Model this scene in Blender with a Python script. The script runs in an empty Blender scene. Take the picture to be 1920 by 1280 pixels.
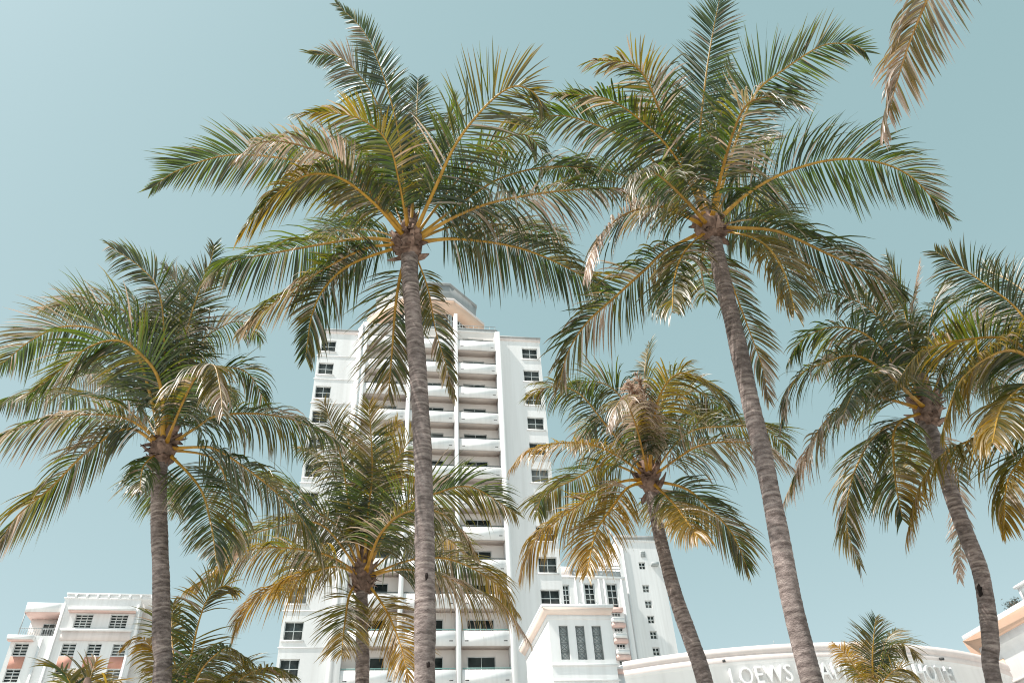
import bpy, bmesh, math, random
import numpy as np
from mathutils import Matrix, Vector

random.seed(7)
rng = np.random.default_rng(11)
R = math.radians
scn = bpy.context.scene
COL = scn.collection

# ------------------------------------------------------------------ camera
F = 1470.0                                    # focal length in photo pixels (1920 wide)
zc = np.array([838 - 960, 640 + 1160, F]); zc = zc / np.linalg.norm(zc)   # world up seen from the camera
fw = np.array([0, 0, 1.0])
yc = fw - zc * (fw @ zc); yc /= np.linalg.norm(yc)
xc = np.cross(zc, yc)
if xc[0] < 0: xc = -xc
EYE = np.array([0, 0, 1.6])

def ray(px, py):
    d = np.array([px - 960, 640 - py, F])
    d = np.array([d @ xc, d @ yc, d @ zc])
    return d / np.linalg.norm(d)

cam_d = bpy.data.cameras.new('camera')
cam = bpy.data.objects.new('camera', cam_d); COL.objects.link(cam)
cam_d.sensor_width = 36; cam_d.lens = F / 1920 * 36; cam_d.clip_end = 5000; cam_d.clip_start = .05
M = Matrix(((xc[0], xc[1], -xc[2], 0), (yc[0], yc[1], -yc[2], 0), (zc[0], zc[1], -zc[2], 1.6), (0, 0, 0, 1)))
cam.matrix_world = M
scn.camera = cam

# ------------------------------------------------------------------ light
SUN_EL, SUN_AZ = 58.0, 244.0                  # azimuth clockwise from +Y
w = bpy.data.worlds.new('World'); scn.world = w; w.use_nodes = True
nt = w.node_tree; nt.nodes.clear()
out = nt.nodes.new('ShaderNodeOutputWorld'); bg = nt.nodes.new('ShaderNodeBackground')
sky = nt.nodes.new('ShaderNodeTexSky'); sky.sky_type = 'NISHITA'; sky.sun_disc = False
sky.sun_elevation = R(SUN_EL); sky.sun_rotation = R(SUN_AZ); sky.air_density = 1.0; sky.dust_density = 1.5; sky.ozone_density = 1.0
bw = nt.nodes.new('ShaderNodeRGBToBW')
ramp = nt.nodes.new('ShaderNodeMapRange'); ramp.clamp = False
SKY_LO, SKY_HI = 1.0, 4.0
ramp.inputs['From Min'].default_value = SKY_LO; ramp.inputs['From Max'].default_value = SKY_HI
ramp.inputs['To Min'].default_value = 0.0; ramp.inputs['To Max'].default_value = 1.0
mixc = nt.nodes.new('ShaderNodeMix'); mixc.data_type = 'RGBA'; mixc.clamp_factor = False
mixc.inputs[6].default_value = (3.02, 4.77, 5.05, 1)
mixc.inputs[7].default_value = (6.6, 8.28, 8.85, 1)
nt.links.new(sky.outputs[0], bw.inputs[0]); nt.links.new(bw.outputs[0], ramp.inputs['Value'])
nt.links.new(ramp.outputs[0], mixc.inputs[0]); nt.links.new(mixc.outputs[2], bg.inputs[0])
bg.inputs[1].default_value = 0.083
nt.links.new(bg.outputs[0], out.inputs[0])

sd = bpy.data.lights.new('sun', 'SUN'); sd.energy = 5.0; sd.angle = R(.53); sd.color = (1, .95, .88)
so = bpy.data.objects.new('sun', sd); COL.objects.link(so)
sv = Vector((math.sin(R(SUN_AZ)) * math.cos(R(SUN_EL)), math.cos(R(SUN_AZ)) * math.cos(R(SUN_EL)), math.sin(R(SUN_EL))))
so.rotation_euler = sv.to_track_quat('Z', 'Y').to_euler(); so.location = (0, 0, 60)

scn.view_settings.view_transform = 'Standard'; scn.view_settings.look = 'None'
scn.view_settings.exposure = 0.28; scn.view_settings.gamma = 1
scn.render.engine = 'CYCLES'
scn.cycles.filter_width = 1.1
scn.cycles.max_bounces = 6; scn.cycles.transparent_max_bounces = 4

# ------------------------------------------------------------------ materials
def newmat(name):
    m = bpy.data.materials.new(name); m.use_nodes = True
    b = m.node_tree.nodes['Principled BSDF']
    return m, m.node_tree, b

def nd(t, typ, **kw):
    n = t.nodes.new(typ)
    for k, v in kw.items(): setattr(n, k, v)
    return n

def noise_mat(name, c1, c2, scale=1.0, rough=.7, bump=0, bscale=20, streak=False, spec=.3, lo=.35, hi=.65):
    m, t, b = newmat(name)
    tc = nd(t, 'ShaderNodeTexCoord'); mp = nd(t, 'ShaderNodeMapping')
    if streak: mp.inputs['Scale'].default_value = (1, 1, .12)
    n = nd(t, 'ShaderNodeTexNoise'); n.inputs['Scale'].default_value = scale; n.inputs['Detail'].default_value = 6
    cr = nd(t, 'ShaderNodeValToRGB')
    cr.color_ramp.elements[0].color = (*c1, 1); cr.color_ramp.elements[1].color = (*c2, 1)
    cr.color_ramp.elements[0].position = lo; cr.color_ramp.elements[1].position = hi
    t.links.new(tc.outputs['Object'], mp.inputs[0]); t.links.new(mp.outputs[0], n.inputs['Vector'])
    t.links.new(n.outputs['Fac'], cr.inputs[0]); t.links.new(cr.outputs[0], b.inputs['Base Color'])
    if streak:
        m3 = nd(t, 'ShaderNodeMapping'); m3.inputs['Scale'].default_value = (2.6, 2.6, .07)
        n3 = nd(t, 'ShaderNodeTexNoise'); n3.inputs['Scale'].default_value = 1.0; n3.inputs['Detail'].default_value = 5
        c3 = nd(t, 'ShaderNodeValToRGB'); c3.color_ramp.elements[0].position = .36; c3.color_ramp.elements[0].color = (.86, .85, .84, 1); c3.color_ramp.elements[1].position = .56
        x3 = nd(t, 'ShaderNodeMix', data_type='RGBA', blend_type='MULTIPLY'); x3.inputs[0].default_value = .45
        t.links.new(tc.outputs['Object'], m3.inputs[0]); t.links.new(m3.outputs[0], n3.inputs['Vector']); t.links.new(n3.outputs['Fac'], c3.inputs[0])
        t.links.new(cr.outputs[0], x3.inputs[6]); t.links.new(c3.outputs[0], x3.inputs[7]); t.links.new(x3.outputs[2], b.inputs['Base Color'])
    b.inputs['Roughness'].default_value = rough; b.inputs['Specular IOR Level'].default_value = spec
    if bump:
        n2 = nd(t, 'ShaderNodeTexNoise'); n2.inputs['Scale'].default_value = bscale; n2.inputs['Detail'].default_value = 5
        bp = nd(t, 'ShaderNodeBump'); bp.inputs['Strength'].default_value = bump; bp.inputs['Distance'].default_value = .02
        t.links.new(tc.outputs['Object'], n2.inputs['Vector']); t.links.new(n2.outputs['Fac'], bp.inputs['Height'])
        t.links.new(bp.outputs[0], b.inputs['Normal'])
    return m

MW = noise_mat('white_stucco', (.74, .73, .725), (.84, .83, .825), .35, .8, .15, 8, True)
MWB = noise_mat('bright_white_paint', (.82, .81, .805), (.87, .86, .855), .5, .75, .1, 8, True)
MCREAM = noise_mat('warm_bounce_stucco', (.74, .68, .64), (.80, .74, .70), .4, .8)  # recessed walls: warm ground bounce and shade put into the cream
MSOFF = noise_mat('shade_toned_soffit', (.62, .53, .48), (.68, .59, .54), .4, .8)  # balcony undersides: shade and warm bounce put into the beige
MPALEPEACH = noise_mat('pale_peach_paint', (.80, .64, .56), (.84, .70, .62), .5, .7)
MPINK = noise_mat('pink_paint', (.72, .50, .45), (.78, .57, .51), .5, .7)
MPEACH = noise_mat('peach_paint', (.78, .50, .36), (.82, .57, .43), .5, .7)
MPALE = noise_mat('pale_pink_paint', (.74, .65, .62), (.80, .71, .68), .4, .8, 0, 8, True)
MTERRA = noise_mat('terracotta_panel', (.52, .25, .19), (.60, .31, .24), .8, .7)
MGREY = noise_mat('grey_roofing', (.30, .31, .31), (.40, .41, .41), .6, .8, 0, 8, True)
MRAIL = noise_mat('dark_metal_rail', (.07, .09, .09), (.11, .13, .13), 2, .5)
MRAILG = noise_mat('grey_metal_rail', (.35, .37, .37), (.42, .44, .44), 2, .5)
MGRILLE = noise_mat('grey_grille', (.22, .25, .25), (.30, .33, .33), 2, .7)
MLOUV = noise_mat('pale_grey_panel', (.45, .46, .46), (.52, .53, .53), 2, .7)
MFRAME = noise_mat('white_window_frame', (.62, .64, .63), (.70, .72, .71), 2, .5)
MTEAL = noise_mat('teal_rail', (.22, .40, .37), (.28, .46, .43), 2, .5)
MPANEL = noise_mat('light_grey_panel', (.60, .61, .61), (.68, .69, .69), 2, .7)
MDARK = noise_mat('dark_slot', (.06, .06, .06), (.1, .1, .1), 2, .9)
MDARK2 = noise_mat('rotten_bark', (.012, .009, .008), (.03, .02, .018), 20, .95)
MSHRUB = noise_mat('grey_green_leaf', (.05, .06, .05), (.1, .11, .09), 6, .7)

def glass_mat():
    m, t, b = newmat('dark_window_glass')
    tc = nd(t, 'ShaderNodeTexCoord'); n = nd(t, 'ShaderNodeTexNoise'); n.inputs['Scale'].default_value = .55; n.inputs['Detail'].default_value = 2
    oi = nd(t, 'ShaderNodeObjectInfo'); add = nd(t, 'ShaderNodeVectorMath', operation='ADD')
    cr = nd(t, 'ShaderNodeValToRGB')
    e = cr.color_ramp.elements
    e[0].position = .38; e[0].color = (.018, .026, .026, 1); e[1].position = .7; e[1].color = (.075, .09, .088, 1)
    t.links.new(tc.outputs['Object'], add.inputs[0]); t.links.new(oi.outputs['Random'], add.inputs[1])
    sc = nd(t, 'ShaderNodeVectorMath', operation='SCALE'); sc.inputs['Scale'].default_value = 37
    t.links.new(oi.outputs['Random'], sc.inputs[0]); t.links.new(sc.outputs[0], add.inputs[1])
    t.links.new(add.outputs[0], n.inputs['Vector']); t.links.new(n.outputs['Fac'], cr.inputs[0]); t.links.new(cr.outputs[0], b.inputs['Base Color'])
    gt = nd(t, 'ShaderNodeMath', operation='GREATER_THAN'); gt.inputs[1].default_value = .8; t.links.new(oi.outputs['Random'], gt.inputs[0])
    gm = nd(t, 'ShaderNodeMath', operation='MULTIPLY'); gm.inputs[1].default_value = .5; t.links.new(gt.outputs[0], gm.inputs[0])
    bl = nd(t, 'ShaderNodeMix', data_type='RGBA'); bl.inputs[7].default_value = (.26, .27, .26, 1)
    t.links.new(gm.outputs[0], bl.inputs[0]); t.links.new(cr.outputs[0], bl.inputs[6]); t.links.new(bl.outputs[2], b.inputs['Base Color'])
    b.inputs['Roughness'].default_value = .12; b.inputs['Specular IOR Level'].default_value = .35
    return m
MGLASS = glass_mat()

def leaf_mat():
    m, t, b = newmat('palm_leaflet')
    at = nd(t, 'ShaderNodeAttribute', attribute_name='leaf'); sp = nd(t, 'ShaderNodeSeparateColor')
    t.links.new(at.outputs['Color'], sp.inputs[0])
    def mix(f, a, c):
        x = nd(t, 'ShaderNodeMix', data_type='RGBA')
        t.links.new(f, x.inputs[0])
        for i, v in ((6, a), (7, c)):
            if isinstance(v, tuple): x.inputs[i].default_value = (*v, 1)
            else: t.links.new(v, x.inputs[i])
        return x.outputs[2]
    # surface colour: green -> olive yellow -> dry brown, its pale end painted as sun highlight
    g = mix(sp.outputs[2], (.005, .018, .011), (.020, .042, .020))
    gy = mix(sp.outputs[0], g, (.22, .135, .010))
    dry_glint = mix(sp.outputs[2], (.26, .14, .075), (.82, .71, .65))
    base = mix(sp.outputs[1], gy, dry_glint)
    t.links.new(base, b.inputs['Base Color'])
    b.inputs['Roughness'].default_value = .40; b.inputs['Specular IOR Level'].default_value = 1.0
    # light coming through the blade
    tg = mix(sp.outputs[2], (.03, .09, .006), (.16, .26, .010))
    ty = mix(sp.outputs[0], tg, (.70, .36, .010))
    td = mix(sp.outputs[1], ty, (.60, .42, .30))
    tr = nd(t, 'ShaderNodeBsdfTranslucent'); t.links.new(td, tr.inputs[0])
    ms = nd(t, 'ShaderNodeMixShader'); ms.inputs[0].default_value = .35
    t.links.new(b.outputs[0], ms.inputs[1]); t.links.new(tr.outputs[0], ms.inputs[2])
    t.links.new(ms.outputs[0], t.nodes['Material Output'].inputs[0])
    return m
MLEAF = leaf_mat()

def rib_mat():
    m, t, b = newmat('palm_midrib')
    at = nd(t, 'ShaderNodeAttribute', attribute_name='leaf'); sp = nd(t, 'ShaderNodeSeparateColor')
    t.links.new(at.outputs['Color'], sp.inputs[0])
    tc = nd(t, 'ShaderNodeTexCoord'); n = nd(t, 'ShaderNodeTexNoise'); n.inputs['Scale'].default_value = 9
    t.links.new(tc.outputs['Object'], n.inputs['Vector'])
    a = nd(t, 'ShaderNodeMix', data_type='RGBA'); a.inputs[6].default_value = (.26, .20, .03, 1); a.inputs[7].default_value = (.55, .29, .03, 1)
    t.links.new(sp.outputs[0], a.inputs[0])
    c = nd(t, 'ShaderNodeMix', data_type='RGBA'); c.inputs[7].default_value = (.30, .16, .10, 1)
    t.links.new(a.outputs[2], c.inputs[6]); t.links.new(sp.outputs[1], c.inputs[0])
    d = nd(t, 'ShaderNodeMix', data_type='RGBA', blend_type='MULTIPLY'); d.inputs[0].default_value = .5
    cr = nd(t, 'ShaderNodeValToRGB'); cr.color_ramp.elements[0].position = .35; cr.color_ramp.elements[0].color = (.35, .3, .25, 1); cr.color_ramp.elements[1].position = .6
    t.links.new(n.outputs['Fac'], cr.inputs[0]); t.links.new(c.outputs[2], d.inputs[6]); t.links.new(cr.outputs[0], d.inputs[7])
    t.links.new(d.outputs[2], b.inputs['Base Color']); b.inputs['Roughness'].default_value = .42
    return m
MRIB = rib_mat()

def trunk_mat():
    m, t, b = newmat('palm_trunk_bark')
    tc = nd(t, 'ShaderNodeTexCoord')
    mp = nd(t, 'ShaderNodeMapping'); mp.inputs['Scale'].default_value = (7, 7, 17)
    n1 = nd(t, 'ShaderNodeTexNoise'); n1.inputs['Scale'].default_value = 1.2; n1.inputs['Detail'].default_value = 8; n1.inputs['Roughness'].default_value = .65
    t.links.new(tc.outputs['Object'], mp.inputs[0]); t.links.new(mp.outputs[0], n1.inputs['Vector'])
    cr = nd(t, 'ShaderNodeValToRGB'); e = cr.color_ramp.elements
    e[0].position = .28; e[0].color = (.085, .064, .058, 1); e[1].position = .74; e[1].color = (.52, .43, .405, 1)
    k = e.new(.5); k.color = (.265, .21, .198, 1)
    t.links.new(n1.outputs['Fac'], cr.inputs[0])
    at = nd(t, 'ShaderNodeAttribute', attribute_name='leaf'); sp = nd(t, 'ShaderNodeSeparateColor'); t.links.new(at.outputs['Color'], sp.inputs[0])
    mx = nd(t, 'ShaderNodeMix', data_type='RGBA'); t.links.new(sp.outputs[0], mx.inputs[0]); t.links.new(cr.outputs[0], mx.inputs[6]); mx.inputs[7].default_value = (.55, .46, .42, 1)
    gm = nd(t, 'ShaderNodeMix', data_type='RGBA', blend_type='MULTIPLY'); gm.inputs[7].default_value = (.42, .38, .36, 1)
    t.links.new(sp.outputs[1], gm.inputs[0]); t.links.new(mx.outputs[2], gm.inputs[6])
    n3 = nd(t, 'ShaderNodeTexNoise'); n3.inputs['Scale'].default_value = 1.6; n3.inputs['Detail'].default_value = 6
    t.links.new(tc.outputs['Object'], n3.inputs['Vector'])
    c3 = nd(t, 'ShaderNodeValToRGB'); c3.color_ramp.elements[0].position = .36; c3.color_ramp.elements[0].color = (.55, .54, .52, 1); c3.color_ramp.elements[1].position = .6; c3.color_ramp.elements[1].color = (1.1, 1.08, 1.05, 1)
    t.links.new(n3.outputs['Fac'], c3.inputs[0])
    sm = nd(t, 'ShaderNodeMix', data_type='RGBA', blend_type='MULTIPLY'); sm.inputs[0].default_value = .8
    t.links.new(gm.outputs[2], sm.inputs[6]); t.links.new(c3.outputs[0], sm.inputs[7])
    t.links.new(sm.outputs[2], b.inputs['Base Color']); b.inputs['Roughness'].default_value = .8; b.inputs['Specular IOR Level'].default_value = .25
    n2 = nd(t, 'ShaderNodeTexNoise'); n2.inputs['Scale'].default_value = 5; n2.inputs['Detail'].default_value = 6
    t.links.new(mp.outputs[0], n2.inputs['Vector'])
    bp = nd(t, 'ShaderNodeBump'); bp.inputs['Strength'].default_value = .7; bp.inputs['Distance'].default_value = .03
    t.links.new(n2.outputs['Fac'], bp.inputs['Height']); t.links.new(bp.outputs[0], b.inputs['Normal'])
    return m
MTRUNK = trunk_mat()
MFIBRE = noise_mat('palm_leaf_base_fibre', (.10, .06, .045), (.36, .24, .19), 7, .85, .6, 30)

# ------------------------------------------------------------------ object helpers
def tag(o, label=None, cat=None, group=None, kind=None):
    if label: o['label'] = label
    if cat: o['category'] = cat
    if group: o['group'] = group
    if kind: o['kind'] = kind
    return o

def empty(name, loc=(0, 0, 0), rz=0):
    o = bpy.data.objects.new(name, None); COL.objects.link(o)
    o.location = loc; o.rotation_euler = (0, 0, rz); o.empty_display_size = .5
    return o

def mesh_np(name, V, Fq, mats, parent=None, attr=None, mi=None, smooth=False):
    """V (n,3); Fq list of arrays of faces with equal size"""
    me = bpy.data.meshes.new(name)
    V = np.asarray(V, np.float32)
    fs = [np.asarray(f, np.int32) for f in Fq if len(f)]
    nf = sum(len(f) for f in fs); nl = sum(f.size for f in fs)
    me.vertices.add(len(V)); me.vertices.foreach_set('co', V.ravel())
    me.loops.add(nl); me.polygons.add(nf)
    me.loops.foreach_set('vertex_index', np.concatenate([f.ravel() for f in fs]))
    tot = np.concatenate([np.full(len(f), f.shape[1], np.int32) for f in fs])
    st = np.concatenate([[0], np.cumsum(tot)[:-1]]).astype(np.int32)
    me.polygons.foreach_set('loop_start', st)
    if mi is not None: me.polygons.foreach_set('material_index', np.asarray(mi, np.int32))
    if smooth: me.polygons.foreach_set('use_smooth', np.ones(nf, bool))
    for m in (mats if isinstance(mats, (list, tuple)) else [mats]): me.materials.append(m)
    me.update(calc_edges=True)
    if attr is not None:
        a = me.color_attributes.new('leaf', 'FLOAT_COLOR', 'POINT')
        c = np.ones((len(V), 4), np.float32); c[:, :3] = np.clip(attr, 0, 1)
        a.data.foreach_set('color', c.ravel())
    me.validate()
    o = bpy.data.objects.new(name, me); COL.objects.link(o)
    if parent is not None: o.parent = parent
    return o

class MB:
    """collects boxes, quads and prisms for ONE mesh object"""
    def __init__(s): s.v = []; s.q = []; s.mi = []
    def quad(s, a, b, c, d, m=0):
        i = len(s.v); s.v += [a, b, c, d]; s.q.append((i, i + 1, i + 2, i + 3)); s.mi.append(m)
    def box(s, x0, x1, y0, y1, z0, z1, m=0):
        i = len(s.v)
        s.v += [(x0, y0, z0), (x1, y0, z0), (x1, y1, z0), (x0, y1, z0), (x0, y0, z1), (x1, y0, z1), (x1, y1, z1), (x0, y1, z1)]
        for f in ((0, 3, 2, 1), (4, 5, 6, 7), (0, 1, 5, 4), (1, 2, 6, 5), (2, 3, 7, 6), (3, 0, 4, 7)):
            s.q.append(tuple(i + k for k in f)); s.mi.append(m)
        return s
    def hexa(s, P, m=0):
        i = len(s.v); s.v += [tuple(p) for p in P]
        for f in ((0, 3, 2, 1), (4, 5, 6, 7), (0, 1, 5, 4), (1, 2, 6, 5), (2, 3, 7, 6), (3, 0, 4, 7)):
            s.q.append(tuple(i + k for k in f)); s.mi.append(m)
    def bar(s, a, b, r, m=0):
        a = Vector(a); b = Vector(b); d = (b - a).normalized()
        u = d.cross(Vector((0, 0, 1)) if abs(d.z) < .9 else Vector((1, 0, 0))).normalized() * r; v = d.cross(u).normalized() * r
        s.hexa([a - u - v, a + u - v, a + u + v, a - u + v, b - u - v, b + u - v, b + u + v, b - u + v], m)
    def ngon_prism(s, pts, z0, z1, m=0, pts2=None):
        """closed ring of (x,y) from z0 to z1 (pts2 = ring at top), with caps as fans"""
        pts2 = pts2 or pts; n = len(pts); i = len(s.v)
        s.v += [(x, y, z0) for x, y in pts] + [(x, y, z1) for x, y in pts2]
        cx = sum(p[0] for p in pts) / n; cy = sum(p[1] for p in pts) / n
        s.v += [(cx, cy, z0), (cx, cy, z1)]
        for k in range(n):
            l = (k + 1) % n
            s.q.append((i + k, i + l, i + n + l, i + n + k)); s.mi.append(m)
            s.q.append((i + l, i + k, i + 2 * n, i + 2 * n)); s.mi.append(m)
            s.q.append((i + n + k, i + n + l, i + 2 * n + 1, i + 2 * n + 1)); s.mi.append(m)
    def facade(s, u0, u1, v0, v1, holes, y=0, dep=.3, m=0, sides=True, mr=None):
        """front skin at y with rectangular openings and their reveals dep deep"""
        mr = m if mr is None else mr
        us = sorted({u0, u1, *[h[0] for h in holes], *[h[1] for h in holes]}); vs = sorted({v0, v1, *[h[2] for h in holes], *[h[3] for h in holes]})
        us = [x for x in us if u0 <= x <= u1]; vs = [x for x in vs if v0 <= x <= v1]
        for a, b in zip(us, us[1:]):
            for c, d in zip(vs, vs[1:]):
                mu, mv = (a + b) / 2, (c + d) / 2
                if any(h[0] < mu < h[1] and h[2] < mv < h[3] for h in holes): continue
                s.quad((a, y, c), (b, y, c), (b, y, d), (a, y, d), m)
        for a, b, c, d in holes:
            Y = y + dep
            s.quad((a, y, c), (a, y, d), (a, Y, d), (a, Y, c), mr); s.quad((b, y, c), (b, Y, c), (b, Y, d), (b, y, d), mr)
            s.quad((a, y, c), (a, Y, c), (b, Y, c), (b, y, c), mr); s.quad((a, y, d), (b, y, d), (b, Y, d), (a, Y, d), mr)
        if sides:
            Y = y + dep
            s.quad((u0, y, v0), (u0, y, v1), (u0, Y, v1), (u0, Y, v0), m); s.quad((u1, y, v0), (u1, Y, v0), (u1, Y, v1), (u1, y, v1), m)
            s.quad((u0, y, v1), (u1, y, v1), (u1, Y, v1), (u0, Y, v1), m)
        return s
    def build(s, name, mats, parent=None, label=None):
        V = np.array(s.v, np.float32)
        q4 = [(f, m) for f, m in zip(s.q, s.mi) if len(set(f)) == 4]; q3 = [(f[:3], m) for f, m in zip(s.q, s.mi) if len(set(f)) == 3]
        o = mesh_np(name, V, [[f for f, _ in q4], [f for f, _ in q3]], mats, parent, mi=[m for _, m in q4] + [m for _, m in q3])
        if label: o['label'] = label
        return o

def window(parent, a, b, c, d, y, nx=2, nz=2, name='window', fr=.07, mun=.06, frame=MFRAME, dep=.09):
    """frame with muntins standing at depth y, dark pane as a sub-part"""
    f = MB()
    f.box(a, a + fr, y, y + dep, c, d); f.box(b - fr, b, y, y + dep, c, d)
    f.box(a + fr, b - fr, y, y + dep, c, c + fr); f.box(a + fr, b - fr, y, y + dep, d - fr, d)
    for i in range(1, nx):
        x = a + (b - a) * i / nx; f.box(x - mun / 2, x + mun / 2, y + .012, y + dep - .02, c + fr, d - fr)
    for j in range(1, nz):
        z = c + (d - c) * j / nz; f.box(a + fr, b - fr, y + .016, y + dep - .024, z - mun / 2, z + mun / 2)
    o = f.build(name, frame, parent)
    p = MB(); p.box(a + fr * .5, b - fr * .5, y + dep - .035, y + dep - .012, c + fr * .5, d - fr * .5)
    p.build('pane', MGLASS, o)
    return o

# ------------------------------------------------------------------ ground
g = MB(); g.quad((-1500, -1500, 0), (1500, -1500, 0), (1500, 1500, 0), (-1500, 1500, 0))
go = g.build('ground', noise_mat('pale_sand', (.45, .43, .40), (.54, .52, .49), .4, .9)); tag(go, 'pale sandy ground under the palms', 'ground', kind='structure')

# ------------------------------------------------------------------ the tall tower
def tower():
    t = empty('apartment_tower', (-4.33, 65, 0), R(11))
    tag(t, 'tallest white apartment tower with stacked balconies and a pink topped octagonal penthouse', 'tower')
    GB = .25
    # right wing: u 2.98..7.4
    hr = [(5.42, 7.12, 53.68 - 2.97 * k - .74, 53.68 - 2.97 * k + .74) for k in range(18) if 53.68 - 2.97 * k > 2]
    rw = MB(); rw.facade(3.0, 7.42, 0, 55.3, hr, 0, .28); rw.box(3.0, 7.42, .281, 14, 0, 55.299)
    for h in hr: rw.box(h[0] - .12, h[1] + .12, -.09, -.002, h[2] - .14, h[2] - .004)
    rw.build('right_wing_wall', MW, t)
    for h in hr: window(t, h[0], h[1], h[2], h[3], .13)
    c = MB(); c.box(2.95, 7.5, -.1, 14, 55.302, 55.68); c.box(2.92, 7.56, -.16, 14, 55.684, 55.86, 1); c.build('roof_coping', [MPALE, MGREY], t)
    # left wing
    hl = [(-15.62, -14.12, 53.4 - 2.92 * k - .74, 53.4 - 2.92 * k + .74) for k in range(18) if 53.4 - 2.92 * k > 2]
    lw = MB(); lw.facade(-15.85, -11.5, 0, 55.1, hl, .12, .28); lw.box(-15.85, -11.5, .401, 14, 0, 55.099)
    for h in hl:
        lw.box(h[0] - .12, h[1] + .12, .03, .118, h[2] - .14, h[2] - .004)
        lw.box(-15.93, -11.5, .06, .119, h[2] - .62, h[2] - .55)
    lw.build('left_wing_wall', MW, t)
    for h in hl: window(t, h[0], h[1], h[2], h[3], .25)
    c = MB(); c.box(-15.95, -11.5, 0, 14, 55.102, 55.42); c.box(-16.0, -11.5, -.05, 14, 55.424, 55.6, 1); c.build('roof_coping', [MPALE, MGREY], t)
    # core: recessed wall behind the balconies
    bays = [(-10.95, -6.72), (-6.33, -1.95), (-1.5, 2.5)]
    rail = [21.02 + 3.06 * k for k in range(-6, 12)]
    doors = []
    for i, (a, b) in enumerate(bays):
        m = (a + b) / 2 - (.25 if i == 2 else (-.1))
        for rv in rail: doors.append((m - 1.15, m + 1.15, rv - 1.1, rv + 1.3))
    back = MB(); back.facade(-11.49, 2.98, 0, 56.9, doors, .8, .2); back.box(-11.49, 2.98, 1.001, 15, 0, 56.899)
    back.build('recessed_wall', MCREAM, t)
    for d in doors: window(t, d[0], d[1], d[2], d[3], .87, 2, 1, 'sliding_door', .06, .05)
    co = MB(); co.box(-11.49, 2.98, .7, 15, 56.902, 57.1); co.box(-11.49, 2.98, .65, 15, 57.104, 57.3, 1); co.build('roof_coping', [MWB, MGREY], t)
    p = MB()
    for u0, u1, v1 in ((-11.49, -10.95, 56.3), (-6.72, -6.33, 56.9), (-1.92, -1.56, 58.2), (2.5, 2.985, 55.95)):
        p.box(u0, u1, -.68, .799, 0, v1)
    p.build('pillar', MWB, t)
    # splayed sunlit cheek of the core towards the left wing
    ck = MB(); ck.hexa([(-12.0, .119, 0), (-11.492, -.74, 0), (-11.491, .4, 0), (-11.9, .5, 0), (-12.0, .119, 56), (-11.492, -.74, 56), (-11.491, .4, 56), (-11.9, .5, 56)]); ck.build('splayed_cheek', MWB, t)
    for (a, b) in bays:
        for rv in rail:
            s = MB()
            s.box(a + .003, b - .003, -.6, -.42, rv - 1.32, rv - .14)                 # parapet
            s.box(a + .003, b - .003, -.419, .798, rv - 1.22, rv - 1.1, 1)        # slab, its underside colour darkened to hold the shade
            s.box(a + .003, b - .003, -.56, -.46, rv - .139, rv - .12)
            for x in (a + .25, b - .55): s.box(x, x + .3, -.606, -.601, rv - .98, rv - .9, 2)
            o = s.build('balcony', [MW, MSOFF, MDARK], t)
            q = MB(); q.box(a + .06, b - .06, -.56, -.5, rv - .03, rv + .03)
            for k in range(9):
                x = a + .1 + (b - a - .2) * k / 8; q.box(x - .015, x + .015, -.55, -.51, rv - .119, rv - .031)
            q.build('railing', MRAIL if rv > 26 else MTEAL, o)
    # octagonal penthouse
    def octa(ap, cu=-4.45, cy=10.6):
        rr = ap / math.cos(R(22.5)); return [(cu + rr * math.sin(R(22.5 + 45 * k)), cy - rr * math.cos(R(22.5 + 45 * k))) for k in range(8)][::1]
    ph = MB()
    ph.ngon_prism(octa(6.35), 57.0, 59.4); ph.ngon_prism(octa(6.0), 59.401, 62.9)
    pho = ph.build('penthouse', MW, t)
    O = octa(6.1)
    for k in range(8):
        a = Vector((*O[k], 0)); b = Vector((*O[(k + 1) % 8], 0))
        d = (b - a).normalized(); n = Vector((d.y, -d.x, 0))
        if n.dot(Vector((0, 10.6, 0)) - Vector((0, 0, 0))) > 0 and False: n = -n
        mid = (a + b) / 2 - Vector((-4.45, 10.6, 0))
        if n.dot(mid) < 0: n = -n
        L = (b - a).length
        def P(x, off, z): q = a + d * x + n * off; return (q.x, q.y, z)
        f = MB()
        def sl(x0, x1, o0, o1, z0, z1):
            f.hexa([P(x0, o0, z0), P(x1, o0, z0), P(x1, o1, z0), P(x0, o1, z0), P(x0, o0, z1), P(x1, o0, z1), P(x1, o1, z1), P(x0, o1, z1)])
        for j in range(4):
            x = .15 + (L - .3) * j / 3; sl(x - .09, x + .09, .0, .1, 59.41, 62.5)
        sl(.24, L - .24, .01, .08, 61.7, 61.82)
        wo = f.build('penthouse_window', MFRAME, pho)
        pn = MB(); a2 = P(.05, -.02, 0)
        pn.hexa([P(.05, -.04, 59.45), P(L - .05, -.04, 59.45), P(L - .05, .004, 59.45), P(.05, .004, 59.45), P(.05, -.04, 62.5), P(L - .05, -.04, 62.5), P(L - .05, .004, 62.5), P(.05, .004, 62.5)])
        pn.build('pane', MGLASS, pho)
    r = MB(); r.ngon_prism(octa(6.15), 62.7, 63.9, 0, octa(7.05)); r.ngon_prism(octa(7.05), 63.901, 64.3, 1)
    r.ngon_prism(octa(6.1), 64.301, 67.2, 2); r.ngon_prism(octa(6.25), 67.201, 67.5, 2)
    r.build('penthouse_roof', [MPEACH, MPALE, MGREY], pho)
    # railing of the roof terrace
    q = MB()
    for z in (57.75, 58.15): q.box(-1.4, 2.9, 1.2, 1.25, z, z + .05)
    for k in range(8): q.box(-1.4 + .6 * k, -1.36 + .6 * k, 1.2, 1.25, 57.31, 58.14)
    q.build('roof_railing', MRAILG, t)
    return t
tower()

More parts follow.
